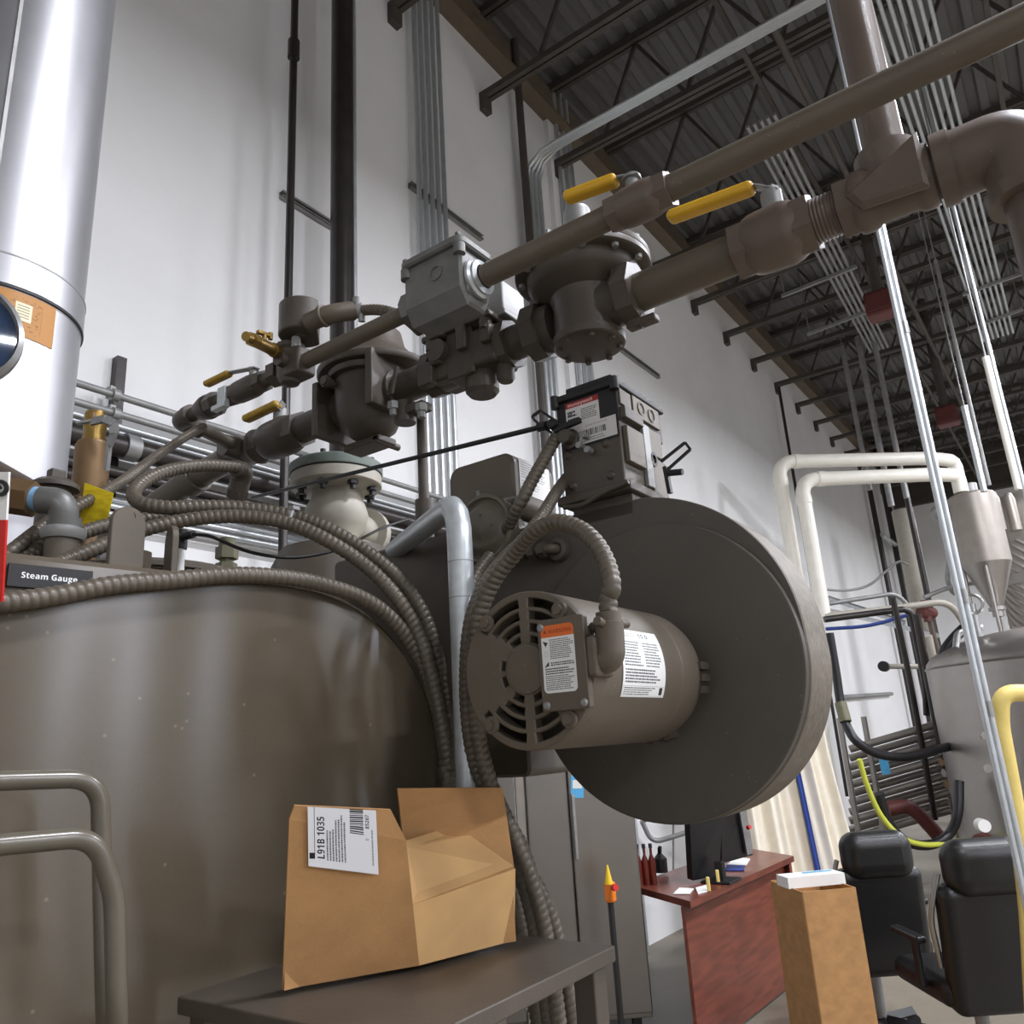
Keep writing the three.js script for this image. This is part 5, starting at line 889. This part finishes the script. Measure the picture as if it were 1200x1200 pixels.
  { const q = at(1160, 966, 6.9), o = thing('floor_pump', 'dark red pump with a white cap under the big tank', 'pump', V(q.x, FY, q.z)); const b = new THREE.Vector3(q.x, .45, q.z); part('casing', lathe([[0, -.12], [.16, -.12], [.18, 0], [.16, .12], [0, .12]], b, new THREE.Vector3(.7, 0, .7), 24), M.oxblood, o); part('cap', cyl(at(1148, 966, 6.6), at(1154, 968, 6.5), .05), M.white, o); part('base', box(.4, .33, .4, new THREE.Vector3(q.x, .165, q.z), .01), M.oxblood, o); }
}
// ---------- refrigerator, desk, chairs ----------
{
  const dir = new THREE.Vector3(.62, 0, .785).normalize(), n = new THREE.Vector3(-dir.z, 0, dir.x).negate(); // dir: along the doors to the right
  const a = at(612, 960, 4.55), f = new THREE.Vector3(a.x, 0, a.z), face = new THREE.Vector3(-.785, 0, .62), W = .65, D = .7;
  const o = thing('refrigerator', 'tall stainless two-door refrigerator behind the blower', 'refrigerator', f.clone()), turn = -Math.atan2(dir.z, dir.x);
  const blk = (u0, u1, y0, y1, v0, v1, r) => { const c = f.clone().addScaledVector(dir, (u0 + u1) / 2).addScaledVector(face, -(v0 + v1) / 2); c.y = (y0 + y1) / 2; return box(u1 - u0, y1 - y0, v1 - v0, c, r, turn); };
  part('cabinet', blk(0, W, .12, 2.02, .04, D, .006), M.fridge, o);
  const dL = part('door', blk(.03, .268, .16, 1.98, -.02, .035, .008), M.fridge, o), dR = part('door', blk(.276, W - .005, .16, 1.98, -.02, .035, .008), M.fridge, o);
  part('cabinet', blk(-.3, -.05, .12, 2.02, .04, .26, .006), M.fridge, o); part('door', blk(-.29, -.04, .16, 1.98, -.02, .035, .008), M.fridge, o);
  part('frame_strip', blk(-.03, .02, .12, 2.02, -.01, .05, .003), M.tankskin, o, 'bright edge strip');
  for (const u of [.06, W - .1]) part('foot', blk(u, u + .05, 0, .12, .1, .15, .004), M.black, o);
  const q = (px0, px1, py0, py1) => { const pl = p => { const r = ray(...p), d0 = f.clone().addScaledVector(face, .023).sub(O).dot(face) / r.dot(face); return O.clone().addScaledVector(r, d0); }; return slab(pl([px0, py1]), pl([px1, py1]), pl([px1, py0]), pl([px0, py0]), .002); };
  part('sticker', q(669, 684, 908, 935), M.cyan, dR, 'blue and white door sticker'); part('sticker', q(671, 682, 914, 924).translate(face.x * .002, 0, face.z * .002), M.white, dR);
  part('handle', blk(.285, .305, .95, 1.3, -.06, -.04, .006), M.steel, dR);
  const es = thing('warning_beacon', 'small orange beacon with a yellow cone before the refrigerator', 'beacon', at(714, 1050, 4.1)); part('body', box(.05, .1, .05, at(715, 1045, 4.1), .012), M.orange, es); part('red_button', cyl(at(719, 1040, 4.06), at(722, 1040, 4.03), .016), M.red, es); part('cone', lathe([[.022, 0], [.004, .09], [0, .092]], at(713.5, 1036, 4.1), Yp, 16), M.yellow, es);
  part('post', cyl(new THREE.Vector3(at(715, 1050, 4.1).x, 0, at(715, 1050, 4.1).z), at(715, 1052, 4.1), .016), M.black, es);
}
{
  const A = atY(930, 1003, -.85), B = atY(832, 1046, -.85), Cc = atY(700, 1010, -.85), yt = -.85;
  const o = thing('desk', 'red-brown wooden desk with papers below the blower', 'desk', V(B.x, FY, B.z));
  const far = atY(866, 992, yt), L2 = far.clone().add(B).sub(A), q = [A, B, L2, far];
  const nearL = B.clone().addScaledVector(B.clone().sub(A).normalize(), .25), farL = far.clone().add(nearL).sub(A).addScaledVector(A.clone().sub(B).normalize(), -.04);
  part('top', slab(nearL, A, far, farL, .035), M.wood, o);
  const dn = p => new THREE.Vector3(p.x, 0.02, p.z), lw = (p, r, t) => p.clone().lerp(r, t).setY(.75 - .035);
  part('front_panel', slab(dn(lw(nearL, farL, .1)), dn(lw(A, far, .1)), lw(A, far, .1), lw(nearL, farL, .1), .02), M.wood, o);
  part('end_panel', slab(dn(A.clone().lerp(nearL, .04)), dn(far.clone().lerp(farL, .04)), far.clone().lerp(farL, .04).setY(.715), A.clone().lerp(nearL, .04).setY(.715), .02), M.wood, o);
  // monitor seen from its back edge
  const mb = at(838, 1002, 4.7), m = thing('monitor', 'black monitor turned away on the desk', 'monitor', V(mb.x, -.85, mb.z));
  part('screen', slab(at(812, 1032, 4.62), at(842, 1026, 4.78), at(848, 952, 4.78), at(808, 958, 4.62), .04), M.plastic, m); part('stand', [box(.05, .12, .05, new THREE.Vector3(mb.x, .8, mb.z + .02), .006), box(.2, .012, .18, new THREE.Vector3(mb.x, .757, mb.z + .02), .004)], M.plastic, m);
  const c = thing('computer_case', 'black computer case with a red light at the back of the desk', 'computer', at(865, 1008, 5.1)); part('case', slab(at(846, 1012, 4.95), at(882, 1002, 5.1), at(872, 940, 5.1), at(846, 950, 4.95), .22), M.plastic, c); part('front_bezel', slab(at(876, 1002, 5.04), at(883, 1000, 5.06), at(874, 945, 5.06), at(866, 946, 5.04), .02), M.dullzinc, c); part('light', cyl(at(876, 970, 5.0), at(879, 969, 4.98), .012), M.red, c);
  const pp = (n, l, cat, poly4, m, t = .004) => solo(n, l, cat, slab(...poly4.map(([x, y]) => atY(x, y, yt + .006)), t), m, atY(...poly4[0], yt));
  pp('paper_sheet', 'white crumpled paper beside the computer case', 'paper', [[852, 1013], [874, 1014], [879, 1006], [862, 1004]], M.paper, .005); pp('paper_sheet', 'white papers lying at the front of the desk', 'paper', [[818, 1047], [833, 1043], [830, 1036], [815, 1040]], M.paper); pp('paper_sheet', 'white sheet lying near the bottles', 'paper', [[789, 1047], [808, 1047], [813, 1041], [796, 1040]], M.paper);
  pp('blue_folder', 'blue folder under the crumpled paper', 'folder', [[849, 1020], [872, 1020], [872, 1014], [852, 1013]], M.blue, .003);
  for (const [i, px, py] of [[0, 831, 1035], [1, 842, 1026]]) { const g = atY(px, py + 10, -.85).add(new THREE.Vector3(0, .0385, 0)); solo('cream_block', ['left cream block on the monitor front', 'right cream block on the monitor front'][i], 'block', box(.022, .075, .02, g, .006, .4), M.hoseyellow, g); }
  ['left', 'middle', 'right'].forEach((w, i) => { const g = at(751 + i * 8, 1043, 4.68), b = thing('amber_bottle', `${w} dark amber bottle with a thin neck on the desk`, 'bottle', V(g.x, -.85, g.z)); part('bottle', lathe([[0, 0], [.021, 0], [.021, .13], [.008, .165], [.008, .2], [0, .2]], V(g.x, -.85, g.z), Yp, 18), M.amber, b); part('cap', cyl(V(g.x, -.65, g.z), V(g.x, -.625, g.z), .011), M.black, b); });
  { const g = at(774, 1010, 5.0), b = thing('spray_bottle', 'small black spray bottle behind the amber bottles', 'bottle', g); part('body', lathe([[0, -.06], [.04, -.06], [.042, .02], [.014, .05], [0, .05]], g, Yp, 18), M.plastic, b); part('trigger', bar(g.clone().add(new THREE.Vector3(0, .05, 0)), g.clone().add(new THREE.Vector3(-.03, .09, .02)), .02, .02), M.plastic, b); }
  // wire basket on the wall above the desk
  const w = thing('wire_frame', 'grey wire frame hanging on the wall behind the bottles', 'frame', at(790, 980, 6.4)); part('wire', bent(P([[752, 962, 6.4], [764, 988, 6.4], [790, 980, 6.4], [840, 964, 6.4]]), .02, .1), M.dullzinc, w); part('wire', bent(P([[752, 962, 6.4], [800, 945, 6.4], [840, 930, 6.4]]), .02, .1), M.dullzinc, w); part('wire', cyl(at(789, 940, 6.4), at(789, 1020, 6.4), .008), M.dullzinc, w);
}
{ // curtain
  const pts = []; const A = at(868, 1010, 6.2), B = at(985, 985, 6.5); const N = 260, d = B.clone().sub(A).setY(0), s = new THREE.Vector3(d.z, 0, -d.x).normalize();
  const o = thing('curtain', 'cream hanging curtain with a blue edge stripe behind the desk', 'curtain', new THREE.Vector3(A.x, 0, A.z)), pos = [], idx = [], at2 = (t, y) => { const b = A.clone().addScaledVector(d, t * (1 + (y < 1.4 ? (1.4 - y) * .12 : 0))); return b.addScaledVector(s, .032 * Math.sin(t * 30 + .6 * Math.sin(t * 9)) + .018 * Math.sin(t * 67 + 1 + y)).setY(y); };
  const sheet = (t0, t1, off) => { const pos = [], idx = [], M2 = 10; for (let i = 0; i <= N; i++) for (let j = 0; j <= M2; j++) { const v = at2(t0 + (t1 - t0) * i / N, .05 + 1.75 * j / M2).addScaledVector(s, off); pos.push(v.x, v.y, v.z); } for (let i = 0; i < N; i++) for (let j = 0; j < M2; j++) { const a = i * (M2 + 1) + j, b = a + M2 + 1; idx.push(a, b, a + 1, b, b + 1, a + 1); } const g = new THREE.BufferGeometry(); g.setAttribute('position', new THREE.Float32BufferAttribute(pos, 3)); g.setIndex(idx); g.computeVertexNormals(); return g; };
  part('cloth', sheet(0, 1, 0), M.curtain, o); part('stripe', sheet(.585, .68, .034), Object.assign(M.blue.clone(), { side: THREE.DoubleSide }), o, 'blue stripe'); part('stripe', sheet(.585, .68, -.034), o.children[1].material, o, 'blue stripe');
  part('rail', cyl(at2(0, 1.82).clone(), at2(1.02, 1.82).clone(), .014), M.steel, o);
}
{ // tall carton with a white box on top
  const c = at(950, 1030, 3.55), h = c.y - .02, o = thing('tall_carton', 'tall open brown carton beside the office chairs', 'box', new THREE.Vector3(c.x, 0, c.z)), t = .75, R = (g) => { g.rotateY(t); g.translate(c.x, 0, c.z); return g; }, B = (w, hh, d, x, y, z) => { const g = new THREE.BoxGeometry(w, hh, d); g.translate(x, y, z); return R(g); };
  const W = .31, D = .24; part('panel', B(W, h, .006, 0, h / 2, D / 2), M.card, o); part('panel', B(W, h, .006, 0, h / 2, -D / 2), M.card, o); part('panel', B(.006, h, D, W / 2, h / 2, 0), M.card, o); part('panel', B(.006, h, D, -W / 2, h / 2, 0), M.card, o); part('panel', B(W, .006, D, 0, .006, 0), M.card, o); part('panel', B(W - .01, .006, D - .01, 0, h - .06, 0), M.cardin, o);
  const w = at(949, 1033, 3.55), b = thing('white_box', 'flat white box lying on the tall carton', 'box', w); const g = new THREE.BoxGeometry(.27, .045, .11); g.rotateY(-.8); g.translate(c.x, h + .02, c.z); part('box', g, M.white, b); const g2 = new THREE.BoxGeometry(.14, .002, .012); g2.rotateY(-.8); g2.translate(c.x + .04, h + .046, c.z + .02); part('print_stripe', g2, M.cyan, b);
}
{ // office chairs
  const chair = (label, px, py, d, turn) => {
    const c = at(px, py, d), o = thing('office_chair', label, 'chair', new THREE.Vector3(c.x, 0, c.z), 'black office chairs'), ct = new THREE.Vector3(c.x, 0, c.z);
    const T = (g) => { g.rotateY(turn); g.translate(ct.x, 0, ct.z); return g; }, RB = (w, h, dd, x, y, z, r, tilt = 0) => { const g = new RoundedBoxGeometry(w, h, dd, 5, r); if (tilt) g.rotateX(tilt); g.translate(x, y, z); return T(g); };
    part('headrest', RB(.36, .23, .17, 0, c.y - .1, 0, .08), M.leather, o); part('backrest', RB(.44, .52, .12, 0, c.y - .42, .05, .05, -.12), M.leather, o);
    part('piping', T(new THREE.TorusGeometry(.07, .007, 6, 20).rotateY(Math.PI / 2).scale(1, 1.2, .9).translate(.12, c.y - .09, 0)), M.leather, o);
    part('seat', RB(.5, .11, .5, 0, .47, .3, .05), M.leather, o);
    for (const s of [-1, 1]) part('armrest', [RB(.05, .03, .26, s * .27, .67, .26, .014), RB(.03, .2, .04, s * .27, .57, .2, .012)], M.plastic, o);
    part('gas_lift', T(cyl(new THREE.Vector3(0, .1, .28), new THREE.Vector3(0, .42, .28), .03)), M.dullzinc, o);
    for (let i = 0; i < 5; i++) { const a = i * Math.PI * .4, e = new THREE.Vector3(Math.cos(a) * .3, .07, .28 + Math.sin(a) * .3); part('base_leg', T(bar(new THREE.Vector3(0, .1, .28), e, .04, .03)), M.plastic, o); part('castor', T(cyl(e.clone().add(new THREE.Vector3(0, -.04, -.02)), e.clone().add(new THREE.Vector3(0, -.04, .02)), .03)), M.plastic, o); }
    part('chrome_arm', T(bent([new THREE.Vector3(.2, c.y - .12, .02), new THREE.Vector3(.25, c.y - .3, .06), new THREE.Vector3(.22, c.y - .5, .1)], .012, .06)), M.steel, o, 'chrome side tube');
  };
  chair('left black leather office chair beside the carton', 1022, 977, 4.15, 2.2); chair('right black leather office chair at the lower right', 1148, 986, 3.45, 2.2);
}

scene.traverse(o => { if (o.isLight) o.castShadow = !o.isRectAreaLight; });
renderer.render(scene, camera);
